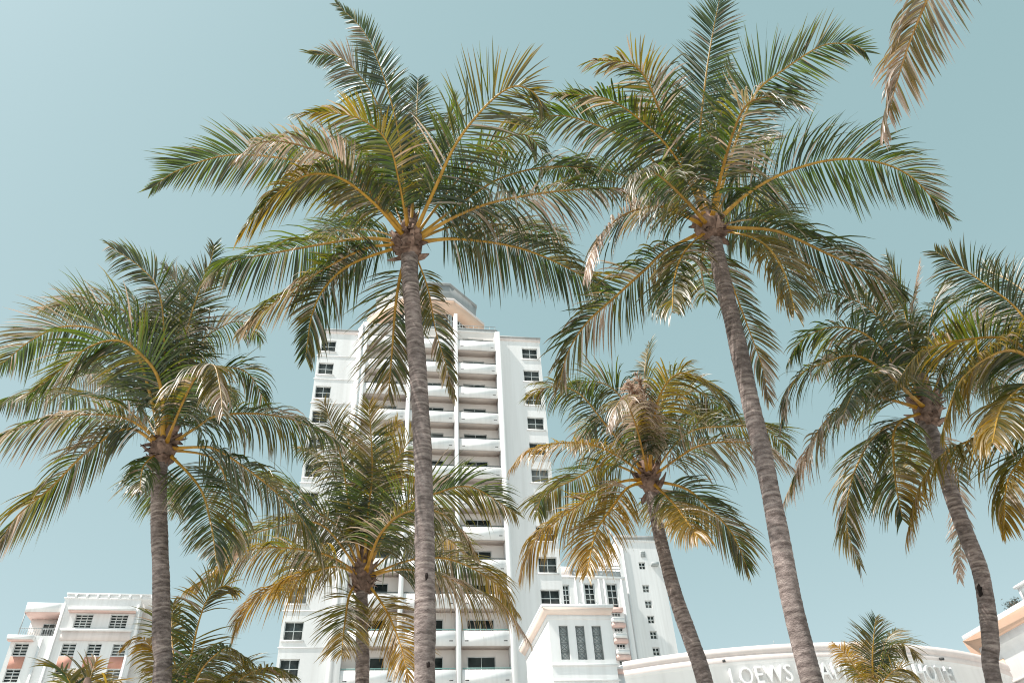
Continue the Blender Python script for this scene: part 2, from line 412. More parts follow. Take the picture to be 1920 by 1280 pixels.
# ------------------------------------------------------------------ distant white blocks to the right of the tower
def S2(v): return 1.6 + (v - 1.6) * 2.0
def mid_block():
    # measured on a plane 70 m away, scaled by 2 about the eye
    t = empty('balcony_block', (4.0, 140, 0), R(13))
    tag(t, 'low white block with tall multi pane windows between the tower and the distant slab', 'building')
    U = lambda u: u * 2
    holes = [(U(1.05), U(1.78), S2(27.78), S2(29.7)), (U(3.2), U(4.2), S2(27.88), S2(29.86)), (U(5.35), U(6.38), S2(27.3), S2(29.9))]
    b = MB(); b.facade(U(.2), U(7.3), 0, S2(30.3), holes, 0, .5); b.box(U(.2), U(7.3), .501, 20, 0, S2(30.299))
    for u in (2.3, 2.9, 4.55, 5.05, 6.75): b.box(U(u), U(u + .14), -.3, -.002, 0, S2(30.25))
    b.box(U(.2), U(7.3), -.25, 0, S2(30.301), S2(30.5)); b.box(U(.2), U(7.3), 0.001, 20, S2(30.3) + .002, S2(30.5))
    b.build('wall', MW, t)
    for h in holes: window(t, *h, .25, 2, 4, fr=.2, mun=.14, dep=.2)
    r = MB(); r.box(U(1.18), U(2.2), .4, 8, S2(30.501), S2(31.5)); r.build('roof_block', MPALE, t)
    l = MB(); l.box(U(2.2), U(7.1), 1.0, 1.3, S2(30.501), S2(31.3))
    l.build('roof_screen', MLOUV, t)
    q = MB()
    for z in (31.45, 31.75): q.box(U(2.2), U(7.1), .9, 1.0, S2(z), S2(z) + .12)
    for k in range(12): q.box(U(2.2 + .44 * k), U(2.2 + .44 * k) + .1, .9, 1.0, S2(30.501), S2(31.75))
    q.build('roof_railing', MRAILG, t)
    for i, v in enumerate((26.5, 25.1, 23.7, 22.3)):
        x0, x1 = 5.35 + .03 * i, 6.45 + .03 * i
        s = MB(); s.box(U(x0), U(x1), -1.2, -.002, S2(v - .38), S2(v - .05), 0); s.box(U(x0) , U(x1), -1.25, -.002, S2(v - .04), S2(v) + .05, 1)
        s.box(U(x0) - .1, U(x1) + .1, -1.0, -.002, S2(v + .62), S2(v + .95), 2)
        s.build('balcony', [MW, MWB, MPINK], t)
        window(t, U(x0 + .15), U(x1 - .15), S2(v + .03), S2(v + .6), -.12, 3, 2, fr=.1, mun=.1, dep=.118)
    return t
mid_block()

def slab():
    t = empty('slab_block', (4.0, 143, 0), R(13))
    tag(t, 'distant slim white slab block with one column of small four pane windows', 'building')
    U = lambda u: u * 2.04
    S3 = lambda v: 1.6 + (v - 1.6) * 2.04
    cols = [(8.93, 9.6, c - .36, c + .36) for c in (31.75, 29.5, 28.02, 26.6, 25.2, 23.75, 22.3, 20.9, 19.5, 18.1)]
    holes = [(U(a), U(b), S3(c), S3(d)) for a, b, c, d in cols]
    b = MB(); b.facade(U(7.0), U(11.3), 0, S3(34.2), holes, 0, .4); b.box(U(7.0), U(11.3), .401, 18, 0, S3(34.199))
    b.box(U(7.4), U(7.5), -.35, -.002, 0, S3(34.0));
    b.build('wall', MW, t)
    for h in holes: window(t, *h, .2, 2, 2, fr=.14, mun=.14, dep=.18)
    c = MB(); c.box(U(6.97), U(11.3), -.2, 18, S3(34.2) + .002, S3(34.2) + .35); c.box(U(6.95), U(11.32), -.25, 18, S3(34.2) + .354, S3(34.8), 1); c.build('roof_coping', [MWB, MGREY], t)
    v = MB(); v.box(U(9.27), U(9.76), -.06, -.004, S3(32.6), S3(33.25))
    for k in range(3):
        v.box(U(9.27) + .05, U(9.76) - .05, -.1, -.061, S3(32.68 + .2 * k), S3(32.74 + .2 * k), 1)
        v.box(U(9.33 + .16 * k), U(9.36 + .16 * k), -.1, -.061, S3(32.6) + .05, S3(33.25) - .05, 1)
    v.build('vent_grille', [MLOUV, MGRILLE], t)
    e = MB(); e.box(U(10.15), U(10.8), -.9, -.002, S3(31.7), S3(32.0)); e.build('canopy', MRAILG, t)
    # bright sloping buttress wall in front of its left edge
    s = MB(); s.hexa([(U(5.9), 4, S3(31.3)), (U(6.98), 4, S3(31.3)), (U(6.98), 12, S3(31.3)), (U(5.9), 12, S3(31.3)), (U(6.9), 4, S3(33.9)), (U(6.98), 4, S3(33.9)), (U(6.98), 12, S3(33.9)), (U(6.9), 12, S3(33.9))])
    s.box(U(5.9), U(6.98), 4, 12, 0, S3(31.299)); s.build('side_wing', MWB, t)
    return t
slab()

# ------------------------------------------------------------------ pavilion with lattice panels
def pavilion():
    t = empty('lattice_pavilion', (1.0, 45, 0), R(12))
    tag(t, 'small white pavilion with three tall grey lattice panels under a peach cornice', 'building')
    hs = [(.57, 1.10, 15.35, 17.25), (1.54, 2.08, 15.35, 17.25), (2.51, 3.06, 15.35, 17.25)]
    b = MB(); b.facade(-.0, 3.72, 0, 17.6, hs, 0, .3); b.box(0, 3.72, .301, 7, 0, 17.599)
    b.box(0, 3.8, -.07, -.002, 15.0, 15.12); b.box(0, 3.8, -.1, -.002, 14.2, 14.26)
    b.build('wall', MWB, t)
    for h in hs:
        f = MB(); a, c, z0, z1 = h
        f.box(a, a + .04, .1, .16, z0, z1); f.box(c - .04, c, .1, .16, z0, z1)
        n = 4; H = (z1 - z0) / n
        for i in range(n):
            za = z0 + H * i; zb = za + H
            f.bar((a, .13, za), (c, .13, zb), .018); f.bar((c, .131, za), (a, .131, zb), .018)
            f.box(a + .04, c - .04, .112, .148, zb - .03, zb - .002)
            m = (a + c) / 2; zm = (za + zb) / 2; r = (c - a) * .33
            P = [(m + r * math.cos(R(30 * k)), .135, zm + r * math.sin(R(30 * k))) for k in range(12)]
            for k in range(12): f.bar(P[k], P[(k + 1) % 12], .014)
        f.build('lattice_panel', MGRILLE, t)
    bk = MB()
    for h in hs: bk.box(h[0], h[1], .17, .299, h[2], h[3])
    bk.build('panel_backing', MPANEL, t)
    c = MB()   # cornice: peach cove and a thin cap on the front and the left side
    def ring(o): return [(-o, -o), (3.72 + o * .3, -o), (3.72 + o * .3, 7.2), (-o, 7.2)]
    c.ngon_prism(ring(.05), 17.601, 17.85, 1); c.ngon_prism(ring(.08), 17.851, 18.15, 0, ring(.4)); c.ngon_prism(ring(.42), 18.151, 18.34, 1)
    c.build('cornice', [MPALEPEACH, MWB], t)
    w = MB(); w.box(1.1, 2.75, -.06, -.002, 13.2, 14.05); w.box(1.22, 2.63, -.075, -.061, 13.2, 13.93, 1); w.build('lower_panel', [MWB, MLOUV], t)
    f = MB()
    for u in (.8, 1.9, 2.9): f.box(u, u + .1, -.2, -.1, 18.341, 18.5); f.box(u + .03, u + .07, -.17, -.13, 18.501, 18.62)
    f.build('roof_fixture', MLOUV, t)
    l = MB(); l.box(3.73, 4.5, .4, 3, 0, 14.7); l.box(3.73, 4.6, .3, 3, 14.702, 14.95, 1); l.box(3.73, 4.6, .3, 3, 14.954, 15.05); l.build('side_annex', [MW, MPINK], t)
    return t
pavilion()

# ------------------------------------------------------------------ curved wall with raised lettering
def curved():
    cx, cy, RR, H = 9.27, 49.8, 17.0, 11.6
    t = empty('curved_wall', (cx, cy, 0))
    tag(t, 'long curved white wall with raised white lettering below its pale pink coping', 'wall')
    azs = [R(199.2 - k * 1.0) for k in range(66)]
    prof = [(-.35, H), (.10, H), (.10, H - .26), (.045, H - .29), (.045, H - .33), (.075, H - .35), (.075, H - .56), (.02, H - .64), (0, H - .66), (0, 0)]
    V = []; Q = []; mi = []
    for a in azs:
        for o, z in prof: V.append(((RR + o) * math.sin(a), (RR + o) * math.cos(a), z))
    n = len(prof)
    for i in range(len(azs) - 1):
        for j in range(n - 1):
            Q.append((i * n + j, i * n + j + 1, (i + 1) * n + j + 1, (i + 1) * n + j)); mi.append(1 if 1 <= j <= 5 else 0)
    # left end and the return wall running back
    b = MB(); b.v = V; b.q = Q; b.mi = mi
    x0, y0, _ = V[n - 1]
    x1, y1, _ = V[-1]
    b.quad((x0, y0, 0), (x0, y0, H), (x0 + 2, y0 + 12, H), (x0 + 2, y0 + 12, 0))
    b.quad((x1, y1, 0), (x1, y1, H), (x1 - 1, y1 + 12, H), (x1 - 1, y1 + 12, 0))
    o = b.build('wall_face', [MWB, MPALE], t)
    cu = bpy.data.curves.new('lettering', 'FONT'); cu.body = 'LOEWS MIAMI BEACH HOTEL'; cu.size = 1; cu.extrude = .05; cu.space_character = 1.12; cu.resolution_u = 4
    to = bpy.data.objects.new('lettering_source', cu); COL.objects.link(to)
    me = bpy.data.meshes.new_from_object(to.evaluated_get(bpy.context.evaluated_depsgraph_get()))
    bpy.data.objects.remove(to); bpy.data.curves.remove(cu)
    n = len(me.vertices); co = np.empty(n * 3, np.float32); me.vertices.foreach_get('co', co); co = co.reshape(-1, 3)
    # long edges must follow the bend
    wd = co[:, 0].max(); a0, a1 = R(185.4), R(151.2); zt = H - .80; hh = .65
    hgt = co[:, 1].max()
    az = a0 + (a1 - a0) * co[:, 0] / wd
    rad = RR + .012 + (co[:, 2] + .05) * 1.8
    out = np.stack([rad * np.sin(az), rad * np.cos(az), zt - hh + co[:, 1] / hgt * hh], 1)
    me.vertices.foreach_set('co', out.astype(np.float32).ravel()); me.update(); me.materials.clear(); me.materials.append(MWB)
    lo = bpy.data.objects.new('lettering', me); COL.objects.link(lo); lo.parent = t
    lo['label'] = 'raised white letters reading LOEWS MIAMI BEACH HOTEL'
    for az_ in (185.6, 153.2):
        q = MB(); a = R(az_); px, py = math.sin(a), math.cos(a)
        q.bar((px * (RR + .07), py * (RR + .07), H - .48), (px * (RR + .24), py * (RR + .24), H - .52), .05); q.build('spotlight', MDARK, t)
    q = MB()
    for az_ in (178.3, 175.9, 175.6):
        a = R(az_); q.bar((math.sin(a) * RR, math.cos(a) * RR, H), (math.sin(a) * RR, math.cos(a) * RR, H + .18), .008)
    q.build('lightning_rod', MRAILG, t)
    return t
curved()

# ------------------------------------------------------------------ right-hand building with the peach cornice
def right_building():
    r = ray(1803, 1192); D = 45 / math.hypot(r[0], r[1])
    x, y = (EYE + r * D)[:2]
    t = empty('peach_cornice_building', (x, y, 0), R(-79))
    tag(t, 'white building at right edge with stepped cornice and peach painted cove', 'building')
    H = 13.55
    # local x runs along the wall towards the camera, -y faces the sun side
    prof = [(3, H), (0, H), (0, H - .2), (-.06, H - .24), (.52, H - .62), (.52, H - .66), (.36, H - .7), (.36, H - .98), (.44, H - 1.02), (.6, H - 1.16), (.7, H - 1.3), (.7, 0), (3, 0)]
    mats = {3: 1, 7: 0}
    b = MB(); L = 14
    # the far end of each moulding steps back like its front
    n = len(prof)
    V = []
    for yy, z in prof: V.append((max(0, min(yy, .7)), yy, z))
    for yy, z in prof: V.append((L, yy, z))
    b.v = V
    for j in range(n):
        k = (j + 1) % n; b.q.append((j, k, n + k, n + j)); b.mi.append(mats.get(j, 0))
    i = len(b.v); b.v.append((.7, 1.5, H / 2))
    for j in range(n):
        k = (j + 1) % n; b.q.append((k, j, i, i)); b.mi.append(1 if j == 3 else 0)
    b.build('wall', [MWB, MPEACH], t)
    g = MB(); g.box(.9, L, .62, .699, 10.95, 11.1); g.build('string_course', MWB, t)
    p = MB(); p.box(.72, 1.25, .66, .698, 9.0, 12.1); p.build('corner_panel', MPEACH, t)
    a = MB(); a.box(4.1, 5.3, .5, 1.7, H + .001, H + .75); a.box(4.0, 5.4, .4, 1.8, H + .751, H + .86); a.box(4.3, 5.1, .44, .499, H + .15, H + .6, 1)
    a.build('roof_unit', [MW, MGRILLE], t)
    # small shrub growing on the roof edge
    s = empty('roof_shrub', (0, 0, 0))
    pt = Matrix.Rotation(R(-79), 4, 'Z') @ Vector((3.35, .7, 0))
    s.location = (x + pt.x, y + pt.y, H)
    tag(s, 'small dark shrub growing on the roof edge of the peach cornice building', 'shrub')
    N = 420
    c = rng.normal(size=(N, 3)) * [.2, .2, .13] + [0, 0, .26]
    d = rng.normal(size=(N, 3)); d /= np.linalg.norm(d, axis=1)[:, None]; e = np.cross(d, rng.normal(size=(N, 3))); e /= np.linalg.norm(e, axis=1)[:, None]
    V = np.stack([c - d * .07, c - e * .02, c + d * .07, c + e * .02], 1).reshape(-1, 3)
    mesh_np('foliage', V, [np.arange(N * 4).reshape(-1, 4)], MSHRUB, s)
    st = MB()
    for k in range(5): st.bar((0, 0, 0), (random.uniform(-.25, .25), random.uniform(-.2, .2), .4), .012)
    st.build('stem', MFIBRE, s)
    return t
right_building()

# ------------------------------------------------------------------ low hotel at left
def left_hotel():
    s = 1.77
    t = empty('deco_hotel', (-25.0 * s, 55 * s, 0), R(13))
    tag(t, 'white hotel at lower left with terracotta panels between its window rows', 'building')
    U = lambda u: u * s
    S = lambda v: 1.6 + (v - 1.6) * s
    cols = [(-7.29, -6.4), (-5.66, -4.77), (-4.05, -3.16)]
    rows = [(20.36, 21.18), (18.65, 19.49), (16.95, 17.78), (15.25, 16.1), (13.5, 14.4), (11.8, 12.7)]
    top = [(-7.0, -5.84, 22.25, 23.2), (-4.7, -3.54, 22.25, 23.2)]
    hs = [(U(a), U(b), S(c), S(d)) for a, b in cols for c, d in rows] + [(U(a), U(b), S(c), S(d)) for a, b, c, d in top]
    b = MB(); b.facade(U(-8.02), U(-2.95), 0, S(24.3), hs, 0, .3); b.box(U(-8.02), U(-2.95), .301, 16, 0, S(24.299))
    b.box(U(-8.02), U(-7.85), -.2, -.002, 0, S(23.9)); b.box(U(-3.1), U(-2.95), -.2, -.002, 0, S(23.9))
    b.build('wall', MW, t)
    for i, h in enumerate(hs):
        if i < len(cols) * len(rows): window(t, *h, .12, 2, 4, fr=.08, mun=.1, dep=.15)
        else: window(t, *h, .12, 3, 5, fr=.08, mun=.1, dep=.15)
    for a, c in cols:
        for (l0, l1), (h0, h1) in zip(rows[1:], rows):
            sp = MB(); sp.box(U(a), U(c), -.05, -.003, S(l1) + .04, S(h0) - .12); sp.build('spandrel_panel', MTERRA, t)
    # parapet with regular blocks
    p = MB(); p.box(U(-8.1), U(-2.1), -.12, 16, S(24.301), S(24.36)); p.box(U(-7.95), U(-2.1), 0, .4, S(24.361), S(24.6)); p.box(U(-8.0), U(-2.1), -.1, .5, S(24.601), S(24.7))
    for k in range(8): u = -7.4 + .72 * k; p.box(U(u), U(u + .14), -.14, -.002, S(24.361), S(24.6))
    p.build('parapet', MWB, t)
    h = MB(); h.box(U(-7.45), U(-3.05), -.9, -.002, S(23.32), S(23.5)); h.box(U(-7.45), U(-3.05), -.85, -.002, S(23.26), S(23.319), 1); h.box(U(-7.35), U(-3.1), -.5, -.002, S(23.501), S(23.58)); h.build('window_hood', [MWB, MPINK], t)
    l = MB(); l.box(U(-7.7), U(-3.0), -.45, -.002, S(22.05), S(22.12)); l.box(U(-7.6), U(-3.05), -.6, -.002, S(21.95), S(22.04)); l.box(U(-7.55), U(-3.05), -.3, -.002, S(21.35), S(21.949), 1); l.build('sill_band', [MWB, MPALE], t)
    # right bay set back, its beige shade put into the cream
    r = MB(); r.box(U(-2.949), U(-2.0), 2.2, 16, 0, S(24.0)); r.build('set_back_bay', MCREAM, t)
    # left bay: roof canopy, balcony, window column
    lb = MB()
    lh = [(U(-10.3), U(-9.4), S(c), S(d)) for c, d in rows]
    lb.facade(U(-10.6), U(-8.03), 0, S(21.7), lh, .1, .3); lb.box(U(-10.6), U(-8.03), .401, 16, 0, S(21.699))
    lb.box(U(-8.8), U(-8.65), -.05, .098, 0, S(21.5))
    lb.build('left_bay_wall', MW, t)
    for x in lh: window(t, *x, .22, 2, 4, fr=.08, mun=.1, dep=.15)
    for (l0, l1), (h0, h1) in zip(rows[1:], rows):
        sp = MB(); sp.box(U(-10.3), U(-9.4), .04, .097, S(l1) + .04, S(h0) - .12); sp.build('spandrel_panel', MTERRA, t)
    hd = MB(); hd.box(U(-10.8), U(-9.15), -.6, .097, S(21.32), S(21.62)); hd.box(U(-10.75), U(-9.2), -.55, .096, S(21.26), S(21.319), 1); hd.build('window_hood', [MWB, MPINK], t)
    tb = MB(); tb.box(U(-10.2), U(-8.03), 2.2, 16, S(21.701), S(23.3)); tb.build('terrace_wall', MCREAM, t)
    cn = MB(); cn.box(U(-10.35), U(-8.03), -.1, 3, S(23.3) + .002, S(23.95)); cn.box(U(-10.35), U(-8.03), -.05, 2.9, S(23.24), S(23.3), 1); cn.build('terrace_canopy', [MWB, MPINK], t)
    window(t, U(-9.3), U(-8.5), S(21.75), S(22.9), 2.0, 2, 3, 'terrace_door', dep=.18)
    q = MB(); q.box(U(-10.4), U(-8.05), .15, .21, S(22.2), S(22.24)); q.box(U(-10.35), U(-10.3), .15, .25, S(21.71), S(23.24))
    for k in range(14): u = -10.2 + .15 * k; q.box(U(u), U(u) + .04, .16, .2, S(21.71), S(22.2))
    q.build('terrace_railing', MRAILG, t)
    return t
left_hotel()

# ------------------------------------------------------------------ palms
def spline(P, n):
    """Catmull-Rom through P, resampled evenly to n points"""
    P = np.asarray(P, float)
    if len(P) == 2: P = np.array([P[0], (P[0] + P[1]) / 2, P[1]])
    Q = np.vstack([2 * P[0] - P[1], P, 2 * P[-1] - P[-2]])
    o = []
    for i in range(1, len(Q) - 2):
        p0, p1, p2, p3 = Q[i - 1:i + 3]
        for u in np.linspace(0, 1, 16, endpoint=False):
            o.append(.5 * (2 * p1 + (p2 - p0) * u + (2 * p0 - 5 * p1 + 4 * p2 - p3) * u * u + (3 * p1 - p0 - 3 * p2 + p3) * u ** 3))
    o.append(P[-1]); o = np.array(o)
    s = np.concatenate([[0], np.cumsum(np.linalg.norm(np.diff(o, axis=0), axis=1))])
    t = np.linspace(0, s[-1], n)
    return np.stack([np.interp(t, s, o[:, k]) for k in range(3)], 1), s[-1]

def nrm(a): return a / np.maximum(np.linalg.norm(a, axis=-1, keepdims=True), 1e-9)

def tube(P, rad, n=8, flat=None):
    P = np.asarray(P); m = len(P)
    T = nrm(np.gradient(P, axis=0)); ref = np.array([0.3, .9, .1]); U = nrm(np.cross(T, ref)); W = np.cross(T, U)
    a = np.linspace(0, 2 * np.pi, n, endpoint=False)
    V = P[:, None] + rad[:, None, None] * (np.cos(a)[None, :, None] * U[:, None] + np.sin(a)[None, :, None] * W[:, None])
    i = np.arange(m - 1)[:, None] * n; j = np.arange(n)[None]; k = (j + 1) % n
    Fq = np.stack([i + j, i + k, i + n + k, i + n + j], -1).reshape(-1, 4)
    return V.reshape(-1, 3), Fq

def smooth_noise(s, rg, freq):
    k = rg.normal(size=int(freq) + 3); x = s * freq
    return np.interp(x, np.arange(len(k)), k)

def frond(parent, org, P3, yel=.2, dry=.1, droop=.8, tw=0.0, leaf=.80, bare=.17, dens=1.0, seed=0, name='frond', wid=.0255, vee=.2, open=.25, mess=0, ytone=1.0):
    rg = np.random.default_rng(seed)
    C, L = spline(P3, 64)
    T = nrm(np.gradient(C, axis=0))
    A = C[-1] - C[0] + (C[len(C) // 2] - C[0]) * .7; A[2] = 0
    if np.linalg.norm(A) < .15 * L: A = A + np.array([0.2, -.6, 0]) * .3 * L
    A = nrm(A)
    S = np.cross(A, [0, 0, 1.0]); S = np.repeat(S[None], len(C), 0)
    S = nrm(S - T * (S * T).sum(1, keepdims=True)); N = np.cross(S, T)
    view = nrm(C - EYE); Si = nrm(np.cross(T, view)); Si = Si * math.copysign(1, float((S * Si).sum(1).mean()))
    S = nrm(S * (1 - open) + Si * open); S = nrm(S - T * (S * T).sum(1, keepdims=True)); N = np.cross(S, T)
    twl = tw + .18 * smooth_noise(np.linspace(0, 1, len(C)), rg, 2)
    S, N = S * np.cos(twl)[:, None] + N * np.sin(twl)[:, None], N * np.cos(twl)[:, None] - S * np.sin(twl)[:, None]
    # ---- leaflets
    rag = .5 + 1.1 * rg.random() ** 2
    n = int(L * (1 - bare) / .029 * dens); leaf = leaf * 1.04; dry = dry * .8; yel = yel * ytone
    Vs = []; At = []
    for side in (-1, 1):
        s = np.linspace(0, 1, n) + rg.normal(size=n) * .25 / n; s = np.clip(s, 0, 1)
        keep = rg.random(n) > .05 * rag + .10 * dry
        # a few ragged gaps
        gap = smooth_noise(s, rg, 14); keep &= gap > -2.1 + .5 * rag
        s = s[keep]; m = len(s)
        x = (bare + (1 - bare) * s) * (len(C) - 1); i0 = np.minimum(x.astype(int), len(C) - 2); f = (x - i0)[:, None]
        B = C[i0] * (1 - f) + C[i0 + 1] * f; t = T[i0]; sv_ = S[i0]; nv = N[i0]
        ln = leaf * (.55 + .45 * np.sin(np.pi * np.clip(s * .8 + .22, 0, 1))) * np.where(s > .75, 1 - (s - .75) * 1.7, 1)
        ln = ln * (1 + .10 * rg.normal(size=m)) * np.clip(1 + .12 * smooth_noise(s, rg, 9), .6, 1.3)
        brk = rg.random(m) < .06; ln = np.where(brk, ln * rg.uniform(.4, .8, m), ln)
        al = R(64) - R(40) * s ** 1.5 + R(6) * smooth_noise(s, rg, 6) + R(3.5) * rag * rg.normal(size=m)
        be = vee + .14 * smooth_noise(s, rg, 6) + (.12 * rag + mess) * rg.normal(size=m); al = al + mess * .6 * rg.normal(size=m)
        d = nrm(t * np.cos(al)[:, None] + side * sv_ * (np.sin(al) * np.cos(be))[:, None] + nv * (np.sin(al) * np.sin(be))[:, None])
        g = droop * (1 + .25 * smooth_noise(s, rg, 7) + .22 * rg.normal(size=m))
        g = np.clip(g, 0.02, 3)
        roll = (.3 + .25 * rag) * rg.normal(size=m)
        K = 6; ts = np.linspace(0, 1, K); p = B.copy(); dd = d.copy(); rows = []
        wprof = np.array([.5, .95, 1.0, .82, .5, .04])
        for k in range(K):
            Wd = nrm(np.cross(dd, nv) + 1e-6)
            up = np.cross(Wd, dd)
            Wr = Wd * np.cos(roll)[:, None] + up * np.sin(roll)[:, None]
            fold = np.cross(Wr, dd) * .28
            hw = wid * .5 * wprof[k] * (.8 + .4 * ln / leaf)[:, None]
            rows.append(np.stack([p - Wr * hw - fold * hw, p, p + Wr * hw - fold * hw], 1))
            if k < K - 1:
                dd = nrm(dd + np.array([0, 0, -1.0]) * (g * (.30 + .34 * ts[k]) )[:, None])
                p = p + dd * (ln / (K - 1))[:, None]
        V = np.stack(rows, 1)                       # m,K,3,3
        y = np.clip(yel * (.55 + .9 * s) + .13 * smooth_noise(s, rg, 6) + .10 * rg.normal(size=m), 0, 1)
        dry_glint = np.clip(dry * (.5 + .7 * s) + .16 * smooth_noise(s, rg, 8) + .12 * rg.normal(size=m), 0, 1)  # real dryness, plus pale leaflets that stand for white sun highlights
        dry_glint = np.clip((dry_glint - .30) * 2.6, 0, 1); y = np.clip((y - .14) * 1.25, 0, 1)
        dead = rg.random(m) < .02 + .12 * dry
        dry_glint = np.where(dead, np.maximum(dry_glint, .85), dry_glint)
        rr = rg.random(m)
        a = np.zeros((m, K, 3, 3)); a[..., 0] = y[:, None, None]; a[..., 2] = rr[:, None, None]
        tipd = np.clip((ts - .7) / .3, 0, 1)[None] * ((.3 + 1.1 * dry) * (rg.random(m) < .12 + dry))[:, None]
        a[..., 1] = np.clip(dry_glint[:, None] + tipd, 0, 1)[:, :, None]
        a[..., 0] = np.clip(a[..., 0] + (.10 * ts)[None, :, None], 0, 1)
        Vs.append(V.reshape(-1, 3)); At.append(a.reshape(-1, 3))
    nV = np.concatenate(Vs); K = 6
    m = len(nV) // (K * 3)
    base = (np.arange(m) * K * 3)[:, None, None]; kk = (np.arange(K - 1) * 3)[None, :, None]; cc = np.arange(2)[None, None]
    i = base + kk + cc
    Fq = np.stack([i, i + 1, i + 4, i + 3], -1).reshape(-1, 4)
    o = mesh_np(name, nV - org, [Fq], MLEAF, parent, np.concatenate(At))
    # ---- midrib
    u = np.linspace(0, 1, len(C))
    rad = (.025 * (1 - u) ** .8 + .005) + .06 * np.exp(-u / .04)
    V, Fr = tube(C, rad * (leaf / .83), 7)
    V = V.reshape(len(C), 7, 3); V = C[:, None] + (V - C[:, None]) - N[:, None] * ((V - C[:, None]) * N[:, None]).sum(-1, keepdims=True) * .35
    at = np.zeros((len(C), 7, 3)); at[..., 0] = np.clip(.95 - u * .5 + yel * .3, 0, 1)[:, None]; at[..., 1] = np.clip(dry * 1.2 * u + (dry > .9), 0, 1)[:, None]
    mesh_np('midrib', V.reshape(-1, 3) - org, [Fr], MRIB, o, at.reshape(-1, 3), smooth=True)
    return o

def palm(crown, z, trunk, widths, fronds, label, L=4.6, leaf=.80, name='coconut_palm', seed=1, lean=0.0, heart=1.0, droop=1.0, holes=(), ytone=1.0):
    """crown: pixel of the crown base, z: its depth in metres along the optical axis"""
    def at(px, py, zz):
        d = np.array([px - 960, 640 - py, F]) * (zz / F)
        return EYE + np.array([d @ xc, d @ yc, d @ zc])
    O = at(*crown, z)
    hd = np.array([O[0], O[1], 0]); hd /= np.linalg.norm(hd)
    def onplane(px, py):                      # upright plane through the crown, across the line of sight
        r = ray(px, py); zz = (O - EYE) @ hd / (r @ hd); return EYE + r * zz
    tp = [onplane(*p) for p in trunk]
    # extend to the ground
    d = tp[-1] - tp[-2] if len(tp) > 1 else np.array([0, 0, -1.0]); d = nrm(d * [.6, .6, 1]); 
    if tp[-1][2] > .05:
        k = tp[-1][2] / max(-d[2], .3); tp.append(tp[-1] + d * k * .5 * [.7, .7, 1]); q = tp[-1].copy(); q[:2] += d[:2] * k * .2; q[2] = 0; tp.append(q)
    base = tp[-1].copy(); base[2] = 0
    org = base
    root = empty(name, tuple(base)); tag(root, label, 'palm tree', 'coconut palms standing in front of the hotels')
    rg = np.random.default_rng(seed * 77)
    # ---- trunk with ring scars
    C, TL = spline([O + nrm(O - tp[0]) * .05] + tp, max(60, int(12 * sum(np.linalg.norm(np.diff(np.array(tp), axis=0), axis=1)))))
    nC = len(C); u = np.linspace(0, 1, nC) * TL
    vis = np.linalg.norm(np.array(tp[0]) - tp[len(trunk) - 1]) if len(trunk) > 1 else 1
    rad = np.interp(u, [0, vis, TL], [widths[0] / 2, widths[1] / 2, widths[1] / 2 * 1.25])
    fine = np.linspace(0, TL, int(TL / .022)); Cf = np.stack([np.interp(fine, u, C[:, k]) for k in range(3)], 1); rf = np.interp(fine, u, rad)
    ringpos = np.cumsum(rg.uniform(.055, .105, int(TL / .05))); ph = np.interp(fine, np.concatenate([[0], ringpos]), np.arange(len(ringpos) + 1)) % 1
    nn = 20
    V, Ft = tube(Cf, rf, nn)
    V = V.reshape(len(Cf), nn, 3)
    wob = 1 + .022 * (1 - ph)[:, None] - .012 + .016 * rg.normal(size=(len(Cf), nn))
    lump = np.interp(fine, np.linspace(0, TL, 24), 1 + .035 * rg.normal(size=24))
    V = Cf[:, None] + (V - Cf[:, None]) * wob[..., None] * lump[:, None, None]
    ri = np.minimum(np.interp(fine, np.concatenate([[0], ringpos]), np.arange(len(ringpos) + 1)).astype(int), len(ringpos))
    arc = rg.uniform(0, 2 * np.pi, len(ringpos) + 1)[ri][:, None]; ang = np.linspace(0, 2 * np.pi, nn, endpoint=False)[None]
    part = np.clip(.55 + .75 * np.cos(ang - arc), 0, 1)                    # each scar shows on part of the girth only
    stg = (.25 + .75 * rg.random(len(ringpos) + 1))[ri][:, None]
    at_ = np.zeros((len(Cf), nn, 3)); at_[..., 0] = (ph < .3)[:, None] * stg * part * (.5 + .5 * rg.random((len(Cf), nn)))
    at_[..., 1] = (ph > .78)[:, None] * part * stg * .9
    mesh_np('trunk', V.reshape(-1, 3) - org, [Ft], MTRUNK, root, at_.reshape(-1, 3), smooth=True)
    for hx, hy, wpx, hpx in holes:                 # old nail holes and rot pockets in the bark
        c0 = onplane(hx, hy); k = np.argmin(np.linalg.norm(Cf - c0, axis=1)); dv = nrm(EYE - Cf[k]); tg = nrm(Cf[k + 2] - Cf[k - 2])
        dv = nrm(dv - tg * (dv @ tg)); sd_ = np.cross(tg, dv); offx = (c0 - Cf[k]) @ sd_; ppm = np.linalg.norm(c0 - EYE) / F
        a = np.linspace(0, 2 * np.pi, 12, endpoint=False); pr = 1 + .18 * rg.normal(size=12)
        rows = []
        for rr_, dep in ((1, -.006), (.85, .004), (0.02, .004)):
            px_ = offx + np.cos(a) * pr * wpx / 2 * ppm * rr_; py_ = np.sin(a) * pr * hpx / 2 * ppm * rr_
            rs = rf[k] * 1.01 + dep
            rows.append(Cf[k] + sd_ * px_[:, None] + tg * py_[:, None] + dv * np.sqrt(np.maximum(rs ** 2 - px_ ** 2, 1e-4))[:, None])
        Vh = np.array(rows); ii = np.arange(2)[:, None] * 12; jj = np.arange(12)[None]; kk_ = (jj + 1) % 12
        mesh_np('bark_hole', Vh.reshape(-1, 3) - org, [np.stack([ii + jj, ii + kk_, ii + 12 + kk_, ii + 12 + jj], -1).reshape(-1, 4)], MDARK2, root)
